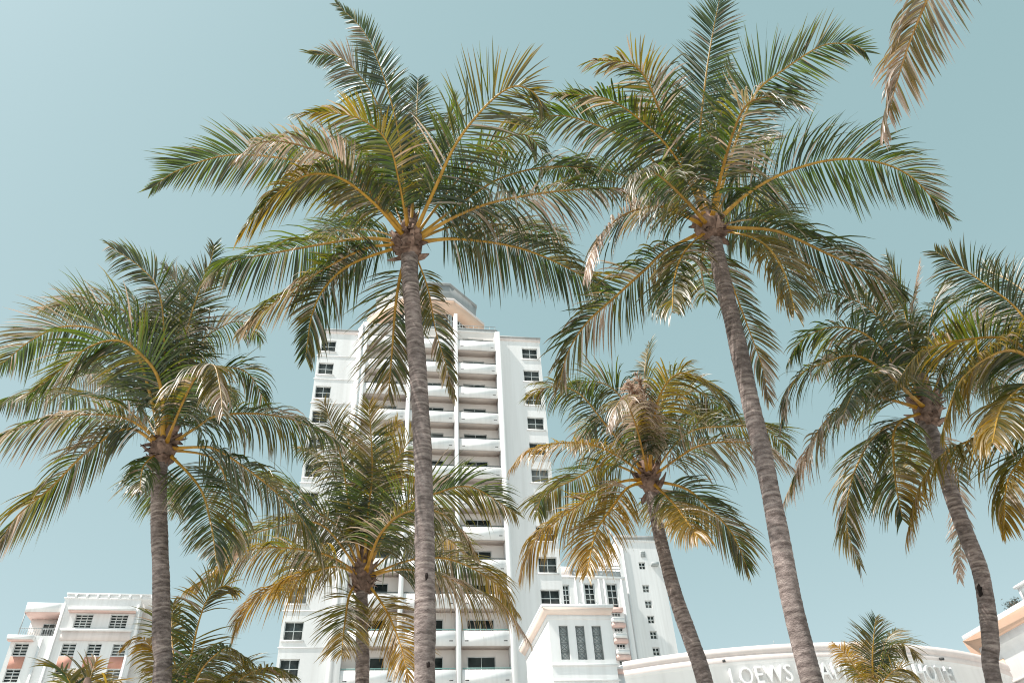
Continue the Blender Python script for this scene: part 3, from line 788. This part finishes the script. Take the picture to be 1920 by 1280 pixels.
    # ---- crown heart: swollen fibre with clasping leaf bases
    up = nrm(O - tp[0]); up = nrm(up * .5 + np.array([0, 0, 1.0]) * .5)
    ww = widths[0] / 2
    hC = np.array([O - up * .28 + up * k * 1.3 * heart / 13 for k in range(14)])
    hr = np.interp(np.arange(14), [0, 2, 4, 8, 13], np.array([1.02, 1.6, 1.75, 1.15, .3]) * ww)
    V, Fh = tube(hC, hr, 14); V = V.reshape(14, 14, 3); V = hC[:, None] + (V - hC[:, None]) * (1 + .12 * rg.normal(size=(14, 14, 1)))
    Vl = [V.reshape(-1, 3)]; Fl = [Fh]; off = len(V.reshape(-1, 3))
    side = nrm(np.cross(up, [0.2, 1, 0])); fwd = np.cross(side, up)
    for k in range(46):                       # clasping sheath flaps and cut leaf stubs
        a = rg.uniform(0, 2 * np.pi); dirn = side * np.cos(a) + fwd * np.sin(a)
        h0 = rg.uniform(-.25, .35) * heart; lnk = rg.uniform(.16, .42) * heart; tilt = rg.uniform(-.5, .9)
        b0 = O + up * h0 + dirn * ww * 1.1; tip = b0 + (dirn * (.35 + .4 * rg.random()) + up * tilt) * lnk
        tang = np.cross(up, dirn); wv = rg.uniform(.04, .09)
        mid = (b0 + tip) / 2 + dirn * .03
        q = np.array([b0 - tang * wv, b0 + tang * wv, mid - tang * wv * .8, mid + tang * wv * .8, tip - tang * wv * .25, tip + tang * wv * .25,
                      b0 - tang * wv - dirn * .05, b0 + tang * wv - dirn * .05, mid - tang * wv * .8 - dirn * .03, mid + tang * wv * .8 - dirn * .03])
        Vl.append(q); Fl.append(np.array([[0, 1, 3, 2], [2, 3, 5, 4], [6, 8, 9, 7], [8, 4, 5, 9], [0, 2, 8, 6], [1, 7, 9, 3]]) + off); off += 10
    mesh_np('leaf_base_fibre', np.concatenate(Vl) - org, Fl, MFIBRE, root)
    # ---- fronds
    Oc = O + up * .12
    for i, fr in enumerate(fronds):
        pts, k, yel, dry = fr[:4]; kw = dict(fr[4]) if len(fr) > 4 else {}
        LL = kw.pop('L', L)
        px = np.array(pts, float)
        if kw.pop('anchor', True): px[0] = px[0] * .35 + np.array(crown) * .65
        seg = np.concatenate([[0], np.cumsum(np.linalg.norm(np.diff(px, axis=0), axis=1))]); u = seg / seg[-1]
        proj = seg[-1] * z / F
        dz = math.copysign(1, k) * abs(k) * math.sqrt(max(LL * LL - proj * proj, (.18 * LL) ** 2))
        P3 = [at(x, y, z + dz * uu ** 1.15) for (x, y), uu in zip(px, u)]
        P3[0] = P3[0] * .4 + Oc * .6
        frond(root, org, P3, yel, dry, kw.pop('droop', .85) * droop, kw.pop('tw', 0), kw.pop('leaf', leaf), seed=seed * 1000 + i, ytone=ytone, **kw)
    return root

D_ = dict
# --- tall palm left of centre
palm((768, 462), 13.2, [(768, 490), (769, 524), (777, 620), (784, 700), (789, 780), (794, 880), (796, 1000), (797, 1150), (796, 1280)], (.265, .245), [
    ([(765, 440), (700, 365), (600, 312), (445, 290), (340, 317), (285, 352)], .6, .12, .12, D_(open=.85, droop=.2, leaf=.85, vee=.05)),
    ([(755, 440), (655, 318), (570, 275), (495, 266), (442, 298)], -.6, .15, .75, D_(droop=1.0, leaf=.75, tw=-.2)),
    ([(750, 445), (705, 385), (640, 335), (580, 328), (520, 362), (472, 412), (450, 440)], -.9, .5, .12, D_(droop=.75)),
    ([(745, 465), (700, 447), (650, 450), (590, 460), (520, 473), (440, 490), (385, 525)], .4, .25, .3, D_(droop=1.1, leaf=.9)),
    ([(745, 470), (690, 465), (615, 500), (545, 545), (485, 590), (450, 622)], -.7, .5, .5, D_(droop=1.0)),
    ([(740, 475), (665, 492), (612, 535), (585, 590), (573, 668)], -.5, .25, .08, D_(droop=.4, open=.8, leaf=.75)),
    ([(760, 480), (750, 520), (741, 580), (735, 660), (728, 742)], -.45, .5, .25, D_(droop=.3, open=.9, leaf=.85, L=3.6, dens=1.15)),
    ([(790, 480), (802, 540), (817, 620), (838, 690), (853, 748)], -.35, .5, .35, D_(droop=.5, leaf=.42, L=3.4)),
    ([(755, 450), (700, 432), (640, 432), (592, 440)], .9, .1, .05, D_(droop=.8)),
    ([(760, 430), (757, 350), (747, 250), (718, 140), (682, 60), (632, 8)], .5, .1, .12, D_(droop=.25, leaf=.5, vee=.3, open=.1)),
    ([(765, 430), (752, 330), (712, 205), (672, 140), (632, 105), (588, 103)], .5, .1, .2, D_(droop=.45, leaf=.72)),
    ([(765, 430), (748, 340), (728, 270), (685, 228), (622, 211), (552, 214)], -.5, .4, .15, D_(droop=.5, leaf=.6)),
    ([(768, 440), (763, 370), (755, 300), (745, 235)], .8, .3, .05, D_(droop=.35, leaf=1.0, bare=.2, open=.7)),
    ([(775, 430), (777, 320), (781, 220), (784, 148)], .6, .12, .05, D_(droop=.25, leaf=.8)),
    ([(785, 440), (815, 355), (855, 270), (910, 200), (960, 163), (1000, 173), (1018, 202)], -.4, .3, .1, D_(droop=.35, leaf=.95, open=.7)),
    ([(785, 440), (848, 350), (918, 275), (980, 252), (1016, 285), (1012, 322)], .7, .15, .3, D_(droop=.8)),
    ([(790, 440), (880, 370), (950, 330), (1040, 312), (1140, 320)], .7, .08, .15, D_(droop=.8)),
    ([(790, 455), (850, 408), (930, 378), (1050, 358), (1150, 355), (1185, 368)], -.5, .28, .45, D_(droop=1.15, leaf=.92)),
    ([(800, 462), (845, 448), (925, 455), (990, 470), (1060, 500), (1142, 547)], .4, .15, .12, D_(droop=1.0, leaf=.9)),
    ([(790, 445), (860, 422), (960, 424), (1060, 450)], .9, .1, .4, D_(droop=1.0)),
    ([(770, 440), (800, 350), (830, 260), (850, 190)], .8, .15, .12, D_(droop=.5)),
    ([(765, 440), (720, 340), (690, 290), (640, 260)], .9, .15, .1, D_(droop=.6)),
], 'tall palm left of centre whose trunk crosses the front of the balcony tower', seed=2, ytone=.6, holes=[(796, 1148, 15, 10), (800, 1086, 6, 13), (803, 1252, 6, 12)])

# --- tall leaning palm right of centre
palm((1333, 432), 13.2, [(1339, 452), (1358, 539), (1373, 600), (1393, 690), (1413, 780), (1433, 865), (1460, 1000), (1485, 1130), (1523, 1280)], (.26, .24), [
    ([(1318, 400), (1312, 280), (1321, 165), (1335, 70), (1352, -15)], .6, .12, .1, D_(droop=.2, leaf=.75, open=.8)),
    ([(1338, 420), (1375, 280), (1415, 178), (1475, 127), (1545, 85), (1600, 85), (1622, 97)], .7, .1, .15, D_(droop=.12, leaf=.85, vee=.15, open=.85)),
    ([(1337, 410), (1358, 305), (1391, 210), (1429, 183), (1470, 185), (1503, 198)], -.7, .35, .5, D_(droop=1.0, leaf=.9)),
    ([(1345, 420), (1405, 361), (1475, 323), (1560, 300), (1640, 303), (1710, 333), (1776, 405)], .4, .14, .12, D_(droop=.55, leaf=.9, open=.5)),
    ([(1350, 435), (1429, 429), (1476, 440), (1546, 473), (1616, 506), (1695, 548)], -.3, .22, .25, D_(droop=1.15, leaf=.98)),
    ([(1350, 430), (1420, 412), (1510, 440)], .9, .05, .1, D_(droop=.9)),
    ([(1355, 440), (1420, 450), (1465, 500), (1492, 585)], -.8, .7, .1, D_(droop=.9)),
    ([(1350, 455), (1375, 540), (1405, 620), (1430, 690), (1440, 748)], -.3, .35, .4, D_(droop=.5, leaf=.55, L=3.4)),
    ([(1320, 445), (1250, 469), (1210, 505), (1155, 555), (1100, 605), (1065, 660), (1048, 722)], -.6, .35, .35, D_(droop=.7, leaf=.9, open=.4)),
    ([(1320, 450), (1285, 470), (1265, 520), (1260, 585)], -.8, .35, .2, D_(droop=.8)),
    ([(1322, 440), (1279, 403), (1232, 387), (1170, 403), (1120, 450), (1097, 517)], -.7, .35, .65, D_(droop=.85, leaf=.85)),
    ([(1315, 430), (1240, 370), (1170, 330), (1090, 310), (1018, 320)], .7, .1, .12, D_(droop=.8)),
    ([(1318, 425), (1250, 330), (1190, 270), (1120, 235), (1050, 217), (965, 226)], .4, .3, .2, D_(droop=.65, leaf=.8)),
    ([(1318, 425), (1270, 300), (1200, 225), (1130, 183), (1040, 178)], -.5, .35, .25, D_(droop=.55, leaf=.65)),
    ([(1322, 430), (1285, 310), (1240, 215), (1212, 150), (1178, 118), (1105, 114)], -.5, .3, .3, D_(droop=.6, leaf=.8)),
    ([(1318, 420), (1280, 260), (1240, 170), (1190, 132)], .7, .15, .45, D_(droop=.8)),
    ([(1345, 420), (1390, 365), (1427, 360), (1450, 402)], .9, .4, .1, D_(droop=1.0)),
    ([(1335, 420), (1345, 300), (1355, 200), (1370, 120)], .8, .15, .15, D_(droop=.4)),
    ([(1340, 420), (1380, 330), (1420, 270), (1450, 260)], .6, .2, .5, D_(droop=1.0)),
    ([(1322, 425), (1270, 360), (1220, 320), (1180, 330)], -.9, .25, .3, D_(droop=.9)),
    ([(1330, 445), (1315, 500), (1325, 560)], .8, .3, .2, D_(droop=.6)),
], 'tallest leaning palm right of centre with bare blue sky behind its trunk', seed=3, ytone=.65)

# --- palm at left
palm((305, 848), 14.6, [(301, 862), (298, 922), (299, 1004), (302, 1086), (303, 1200), (303, 1280)], (.265, .285), [
    ([(295, 840), (240, 803), (164, 846), (98, 911), (33, 966), (-5, 1025)], -.6, .45, .35, D_(droop=.8, leaf=.95)),
    ([(290, 850), (270, 872), (262, 922)], -.8, .15, .3, D_(droop=.8, L=2.4, leaf=.5)),
    ([(295, 840), (268, 802), (219, 780), (137, 778), (55, 797), (-20, 827)], -.5, .3, .6, D_(droop=1.1, leaf=.85)),
    ([(290, 815), (235, 764), (180, 745), (82, 736), (-20, 757)], .6, .3, .3, D_(droop=.9)),
    ([(300, 820), (300, 720), (262, 662), (219, 638), (164, 652), (105, 700), (60, 735)], -.6, .08, .15, D_(droop=.6, leaf=1.05, open=.4)),
    ([(300, 800), (255, 660), (190, 620), (120, 612), (60, 637), (0, 685)], .6, .1, .2, D_(droop=.3, leaf=1.0, open=.6)),
    ([(300, 790), (270, 640), (235, 585), (180, 568), (80, 578)], .5, .25, .4, D_(droop=.6)),
    ([(305, 790), (308, 640), (297, 545), (262, 500), (206, 462)], .5, .12, .2, D_(droop=.4)),
    ([(310, 780), (335, 620), (335, 540), (308, 503)], .6, .15, .4, D_(droop=.7)),
    ([(315, 780), (345, 640), (375, 540), (395, 490), (401, 460)], .7, .25, .1, D_(droop=.3)),
    ([(315, 790), (365, 660), (420, 610), (460, 605), (488, 634)], .7, .15, .3, D_(droop=.8)),
    ([(315, 835), (340, 760), (372, 700), (400, 684), (412, 722), (417, 770)], -.8, .45, .25, D_(droop=.8)),
    ([(315, 830), (360, 720), (410, 690), (465, 700), (502, 762)], .5, .15, .15, D_(droop=.8, leaf=.75)),
    ([(320, 840), (370, 800), (405, 780), (480, 775), (560, 790), (642, 832)], .4, .22, .35, D_(droop=1.2, leaf=.9)),
    ([(330, 845), (372, 838), (405, 842), (465, 880), (520, 925), (575, 985), (602, 1042)], -.4, .28, .3, D_(droop=1.0, leaf=.9)),
    ([(325, 855), (372, 910), (395, 980), (406, 1055)], -.6, .35, .2, D_(droop=.4, leaf=.8, open=.7)),
    ([(325, 845), (400, 860), (432, 930), (446, 1040)], .5, .2, .35, D_(droop=.7)),
    ([(300, 800), (240, 730), (180, 700), (120, 715)], .9, .12, .4, D_(droop=.9)),
    ([(310, 790), (330, 650), (330, 580), (352, 520)], .9, .12, .08, D_(droop=.5, leaf=1.0)),
    ([(305, 790), (275, 690), (270, 600), (240, 540)], .8, .2, .1, D_(droop=.5)),
    ([(318, 820), (380, 740), (420, 720), (440, 760)], .9, .2, .2, D_(droop=.8)),
    ([(300, 855), (290, 900), (330, 960)], .8, .2, .2, D_(droop=.6)),
], 'palm at left with dark drooping crown above the low terracotta panelled hotel', seed=4, ytone=.6, L=4.8)

# --- short palm in front of the tower
palm((681, 1090), 17.5, [(678, 1118), (679, 1180), (679, 1280)], (.25, .29), [
    ([(684, 1053), (689, 972), (698, 881), (692, 755)], .4, .35, .08, D_(droop=.25, leaf=.95, open=.8)),
    ([(678, 1050), (655, 950), (640, 860), (608, 755)], .5, .3, .25, D_(droop=.4, leaf=.95)),
    ([(675, 1065), (640, 995), (590, 955), (545, 915), (488, 893)], .5, .15, .15, D_(droop=.6, leaf=1.0)),
    ([(675, 1070), (625, 1045), (570, 1030), (500, 1026), (450, 1037), (400, 1075), (355, 1102)], -.3, .5, .4, D_(droop=1.0, leaf=.95)),
    ([(672, 1076), (630, 1062), (565, 1080), (490, 1112), (455, 1150), (438, 1188)], -.7, .75, .25, D_(droop=.9, leaf=.9)),
    ([(675, 1085), (657, 1110), (648, 1155), (640, 1225)], -.7, .45, .15, D_(droop=.3, leaf=.85, L=4, open=.9)),
    ([(695, 1090), (722, 1140), (748, 1200), (767, 1272)], -.6, .9, .15, D_(droop=.3, leaf=.85, L=4, open=.9)),
    ([(695, 1078), (748, 1067), (816, 1075), (884, 1103), (945, 1135), (990, 1198)], -.5, .5, .6, D_(droop=1.0, leaf=.95)),
    ([(695, 1072), (775, 1048), (850, 1050), (925, 1090), (965, 1145)], .5, .4, .25, D_(droop=.8)),
    ([(690, 1065), (712, 1003), (757, 962), (816, 957), (860, 990), (892, 1035)], -.7, .35, .5, D_(droop=.7, leaf=1.0)),
    ([(692, 1060), (748, 955), (816, 925), (884, 913), (968, 962)], .5, .2, .1, D_(droop=.45, leaf=1.0, open=.5)),
    ([(692, 1050), (725, 905), (765, 830), (795, 800)], .6, .35, .15, D_(droop=.6)),
    ([(675, 1068), (612, 990), (557, 980), (476, 1000), (418, 1032)], .5, .4, .4, D_(droop=.9)),
    ([(678, 1055), (640, 920), (600, 860), (560, 840)], .7, .2, .2, D_(droop=.7)),
    ([(686, 1050), (705, 930), (720, 850), (745, 790)], .8, .45, .1, D_(droop=.4)),
    ([(690, 1075), (780, 1000), (840, 1010), (880, 1050)], .8, .3, .35, D_(droop=.9)),
    ([(675, 1075), (600, 1040), (560, 1060), (520, 1110)], .7, .5, .35, D_(droop=.9)),
    ([(680, 1050), (668, 930), (660, 850), (650, 800)], .9, .3, .1, D_(droop=.4)),
], 'shorter palm with yellowing fronds standing before the lower left of the tower', seed=5, L=4.8, leaf=.95, heart=1.2)

# --- palm with a brown flower cluster
palm((1218, 905), 17.0, [(1222, 930), (1234, 990), (1246, 1040), (1262, 1100), (1276, 1145), (1297, 1203), (1322, 1280)], (.24, .30), [
    ([(1205, 886), (1168, 861), (1118, 836), (1056, 830), (990, 844), (955, 880)], -.5, .65, .3, D_(droop=1.0, leaf=.85)),
    ([(1200, 906), (1168, 902), (1114, 927), (1043, 977), (1002, 1014), (975, 1080)], -.5, .65, .25, D_(droop=.9, leaf=.95)),
    ([(1205, 915), (1176, 915), (1147, 952), (1118, 997), (1100, 1075)], -.8, .75, .2, D_(droop=.45, leaf=.9, open=.7)),
    ([(1205, 890), (1139, 870), (1077, 898), (1018, 930), (1008, 965)], .6, .3, .15, D_(droop=.9, leaf=.95)),
    ([(1235, 906), (1284, 915), (1329, 952), (1371, 997), (1400, 1060)], -.4, .22, .15, D_(droop=.45, leaf=.9, open=.6)),
    ([(1232, 912), (1263, 944), (1310, 1008)], -.8, .6, .2, D_(droop=.7, leaf=.9)),
    ([(1230, 890), (1267, 861), (1313, 835), (1375, 828), (1437, 840), (1488, 878)], -.6, .4, .55, D_(droop=1.1, leaf=.9)),
    ([(1228, 880), (1284, 815), (1354, 799), (1437, 807), (1480, 848)], .5, .25, .25, D_(droop=.8)),
    ([(1222, 870), (1226, 786), (1246, 724), (1284, 699), (1346, 733), (1377, 772)], -.5, .35, .1, D_(droop=.65, leaf=.95)),
    ([(1226, 860), (1263, 760), (1313, 735), (1366, 787)], .6, .15, .25, D_(droop=.8)),
    ([(1217, 850), (1209, 745), (1209, 690), (1218, 645)], .7, .25, .1, D_(droop=.3)),
    ([(1205, 850), (1172, 757), (1122, 716), (1062, 724)], .5, .15, .2, D_(droop=.8)),
    ([(1205, 870), (1139, 800), (1085, 737), (1030, 725), (988, 745)], .4, .3, .12, D_(droop=.6, leaf=.9)),
    ([(1212, 865), (1190, 790), (1165, 750), (1140, 800)], -.6, .3, .5, D_(droop=1.0, leaf=.75)),
    ([(1205, 875), (1140, 800), (1110, 790), (1085, 840)], .7, .3, .5, D_(droop=1.0)),
    ([(1228, 870), (1270, 790), (1310, 770), (1340, 800)], .8, .15, .35, D_(droop=.9)),
    ([(1222, 860), (1240, 760), (1262, 700), (1290, 680)], .7, .15, .3, D_(droop=.7)),
    ([(1216, 870), (1203, 800), (1190, 740), (1176, 715)], -.55, .4, 1.0, D_(droop=.9, leaf=.5, dens=2.6, wid=.034, bare=.25, L=2.6, mess=.7, name='flower_cluster')),
    ([(1220, 870), (1216, 800), (1205, 730), (1192, 700)], -.45, .4, 1.0, D_(droop=.9, leaf=.5, dens=2.6, wid=.034, bare=.25, L=2.6, mess=.7, name='flower_cluster')),
    ([(1222, 905), (1245, 950), (1262, 985)], .7, .5, .2, D_(droop=.7)),
], 'slim palm with a brown dried flower cluster in its crown, leaning right of the tower', seed=6, L=4.7, leaf=.9, heart=1.2)

# --- palm at right with a crooked trunk
palm((1738, 775), 13.6, [(1737, 790), (1756, 837), (1786, 931), (1813, 1005), (1838, 1070), (1852, 1150), (1858, 1210), (1864, 1280)], (.25, .225), [
    ([(1735, 740), (1700, 600), (1680, 530), (1663, 480)], .7, .2, .1, D_(droop=.25)),
    ([(1738, 740), (1712, 600), (1716, 540), (1724, 490)], .6, .4, .7, D_(droop=.5, leaf=.4)),
    ([(1735, 760), (1640, 640), (1568, 613), (1507, 635), (1478, 680)], .4, .15, .15, D_(droop=.7)),
    ([(1735, 750), (1650, 600), (1575, 553), (1528, 560)], .6, .25, .3, D_(droop=.7)),
    ([(1735, 770), (1622, 672), (1541, 682), (1487, 716), (1465, 795)], -.5, .1, .12, D_(droop=.7, leaf=.85)),
    ([(1735, 775), (1628, 743), (1554, 783), (1507, 857), (1472, 935)], -.6, .5, .45, D_(droop=.9, leaf=.85)),
    ([(1737, 780), (1648, 810), (1600, 890), (1588, 985), (1613, 1058)], -.7, .35, .2, D_(droop=.6, leaf=.75)),
    ([(1740, 785), (1680, 800), (1678, 890), (1692, 972)], -.8, .4, .15, D_(droop=.6)),
    ([(1745, 760), (1790, 640), (1830, 580), (1872, 590)], .6, .25, .5, D_(droop=.8)),
    ([(1748, 770), (1800, 700), (1850, 690), (1880, 740)], .5, .2, .2, D_(droop=.8)),
    ([(1745, 790), (1790, 870), (1800, 960), (1800, 1085)], -.25, .3, .75, D_(droop=.5, leaf=.35, L=3.3)),
    ([(1738, 750), (1680, 650), (1640, 580), (1600, 540)], .9, .12, .2, D_(droop=.7)),
    ([(1740, 750), (1740, 640), (1752, 570), (1770, 530)], .8, .2, .25, D_(droop=.5)),
    ([(1735, 770), (1660, 700), (1610, 720), (1580, 780)], -.9, .2, .2, D_(droop=.8)),
    ([(1737, 780), (1700, 830), (1720, 890)], .8, .4, .2, D_(droop=.7)),
    ([(1735, 765), (1650, 680), (1590, 650), (1530, 700)], .8, .1, .3, D_(droop=.8)),
], 'palm at right with crooked trunk, a dark hole in its bark and drooping yellow tips', seed=7, ytone=.7, L=4.2, leaf=.78, holes=[(1838, 1110, 9, 22)])

# --- palm whose crown is just beyond the right edge
palm((1990, 735), 12.0, [(1995, 760), (2010, 900), (2030, 1100), (2045, 1280)], (.27, .32), [
    ([(1990, 690), (1915, 590), (1850, 535), (1800, 500), (1755, 472)], .5, .2, .08, D_(droop=.3, leaf=.7)),
    ([(1990, 700), (1915, 662), (1860, 666), (1800, 715), (1768, 805)], -.7, .4, .05, D_(droop=.6, leaf=.95)),
    ([(1990, 690), (1900, 640), (1800, 638), (1725, 662), (1680, 720)], -.5, .3, .05, D_(droop=.5, leaf=.85)),
    ([(1990, 770), (1925, 798), (1850, 815), (1770, 850), (1725, 910), (1700, 1005)], -.5, .6, .25, D_(droop=.9, leaf=.9)),
    ([(1990, 780), (1930, 840), (1890, 900), (1882, 990)], -.5, .5, .1, D_(droop=.8)),
    ([(1990, 690), (1935, 570), (1890, 525), (1838, 503)], .8, .1, .12, D_(droop=.5)),
    ([(1990, 700), (1930, 620), (1880, 590), (1830, 600)], .8, .15, .5, D_(droop=.9)),
    ([(1990, 690), (1980, 540), (1975, 440)], .6, .15, .1, D_(droop=.4)),
    ([(2000, 700), (2080, 600), (2160, 570)], .5, .15, .1, D_(droop=.6)),
    ([(2000, 720), (2090, 720), (2180, 790)], -.5, .3, .2, D_(droop=.9)),
    ([(2000, 760), (2060, 830), (2090, 940)], -.5, .4, .3, D_(droop=.8)),
    ([(1990, 740), (1930, 720), (1880, 760), (1860, 830)], -.9, .45, .1, D_(droop=.8)),
], 'palm at right edge with only its left fronds in view and its crown outside', seed=8, L=4.2, leaf=.8)

# --- palm overhead at top right, only frond tips in view
palm((1930, -300), 8.6, [(1935, -280), (1990, 100), (2060, 600), (2120, 1100)], (.27, .32), [
    ([(1905, -290), (1840, -220), (1780, -90), (1738, 0), (1702, 90), (1674, 180), (1656, 252)], -.35, .3, .62, D_(droop=.65, leaf=.62, open=.8, dens=1.0)),  # its pale leaflets carry pinkish white highlights in their colour
    ([(1925, -290), (1925, -200), (1915, -110), (1905, -75)], -.35, .3, .4, D_(droop=.6, leaf=.6)),
    ([(1910, -310), (1800, -330), (1700, -280)], .5, .2, .2, D_(droop=.8)),
    ([(1930, -320), (1900, -420), (1850, -520)], .5, .2, .2, D_(droop=.5)),
    ([(1950, -300), (2050, -280), (2130, -180)], -.4, .3, .3, D_(droop=.8)),
    ([(1945, -320), (2030, -420), (2130, -440)], .5, .2, .1, D_(droop=.6)),
], 'palm overhead at top right of which only a dry, highlight-whitened frond tip hangs into view', seed=9, L=3.9, leaf=.75)

# --- small palms along the bottom
palm((342, 1345), 13.5, [(342, 1360), (341, 1480)], (.3, .33), [
    ([(342, 1320), (346, 1280), (359, 1225), (374, 1161), (392, 1118), (420, 1097), (445, 1108)], .4, .28, .05, D_(dens=1.1, wid=0.027, droop=.3, leaf=0.690, open=.8, bare=.1)),
    ([(348, 1330), (372, 1265), (400, 1230), (430, 1214), (468, 1236)], -.4, .22, .05, D_(dens=1.15, wid=0.030, droop=.6, leaf=0.750)),
    ([(350, 1345), (420, 1300), (460, 1266), (505, 1250), (545, 1264)], -.4, .3, .08, D_(dens=1.15, wid=0.030, droop=.4, leaf=0.600)),
    ([(338, 1330), (300, 1245), (277, 1204), (255, 1195), (230, 1214)], -.3, .75, .3, D_(dens=1.15, wid=0.030, droop=.6, leaf=0.390)),
    ([(338, 1330), (330, 1260), (322, 1190), (325, 1130)], .6, .35, .05, D_(dens=1.15, wid=0.030, droop=.3, leaf=0.750)),
    ([(345, 1340), (400, 1290), (440, 1270), (480, 1300)], .6, .35, .1, D_(dens=1.15, wid=0.030, droop=.6, leaf=0.750)),
], 'young palm at bottom left with one upright frond beside the left trunk', L=3.9, leaf=0.825, seed=10, heart=.8, name='young_palm')

palm((150, 1372), 9.5, [(150, 1390), (150, 1480)], (.2, .22), [
    ([(150, 1350), (135, 1290), (118, 1260), (90, 1240)], .3, .3, .08, D_(dens=1.15, wid=.022, droop=.35, leaf=.42)),
    ([(150, 1350), (158, 1300), (172, 1262), (178, 1240)], .5, .45, .15, D_(dens=1.15, wid=.022, droop=.3, leaf=.42)),
    ([(150, 1350), (175, 1310), (200, 1280), (222, 1275)], -.4, .5, .2, D_(dens=1.15, wid=.022, droop=.5, leaf=.4)),
    ([(150, 1350), (110, 1315), (80, 1300), (40, 1310)], -.4, .35, .1, D_(dens=1.15, wid=.022, droop=.5, leaf=.4)),
    ([(150, 1350), (145, 1300), (142, 1270), (140, 1255)], .7, .4, .1, D_(dens=1.15, wid=.022, droop=.3, leaf=.42)),
    ([(150, 1355), (190, 1350), (225, 1370)], -.5, .5, .2, D_(dens=1.15, wid=.022, droop=.6, leaf=.4)),
], 'lowest palm in the bottom left corner with only its frond tops in view', L=1.9, leaf=.42, seed=11, heart=.7, name='young_palm')

palm((1640, 1305), 20.0, [(1640, 1325), (1642, 1400)], (.22, .25), [
    ([(1639, 1290), (1636, 1240), (1638, 1197), (1642, 1158)], .35, .12, .05, D_(open=.8, dens=1.15, wid=.022, droop=.3, leaf=.75)),
    ([(1632, 1292), (1607, 1258), (1586, 1226), (1560, 1204)], -.3, .8, .25, D_(dens=1.15, wid=.022, droop=.5, leaf=.5)),
    ([(1642, 1290), (1660, 1228), (1690, 1205), (1720, 1230)], .4, .3, .15, D_(dens=1.15, wid=.022, droop=.6, leaf=.65)),
    ([(1645, 1295), (1675, 1257), (1702, 1256), (1728, 1280)], -.5, .5, .15, D_(dens=1.15, wid=.022, droop=.6, leaf=.6)),
    ([(1634, 1290), (1614, 1225), (1603, 1203)], .5, .75, .3, D_(dens=1.15, wid=.022, droop=.5, leaf=.5)),
    ([(1640, 1290), (1650, 1240), (1662, 1200), (1680, 1180)], .6, .25, .08, D_(dens=1.15, wid=.022, droop=.4, leaf=.65)),
    ([(1636, 1295), (1600, 1285), (1575, 1300)], -.6, .5, .2, D_(dens=1.15, wid=.022, droop=.7, leaf=.6)),
    ([(1638, 1290), (1625, 1240), (1622, 1200)], .7, .5, .1, D_(dens=1.15, wid=.022, droop=.4, leaf=.6)),
    ([(1645, 1298), (1685, 1290), (1710, 1310)], .6, .4, .1, D_(dens=1.15, wid=.022, droop=.7, leaf=.6)),
], 'small palm at bottom right in front of the curved white wall', L=2.6, leaf=.65, seed=12, heart=.7, name='young_palm')
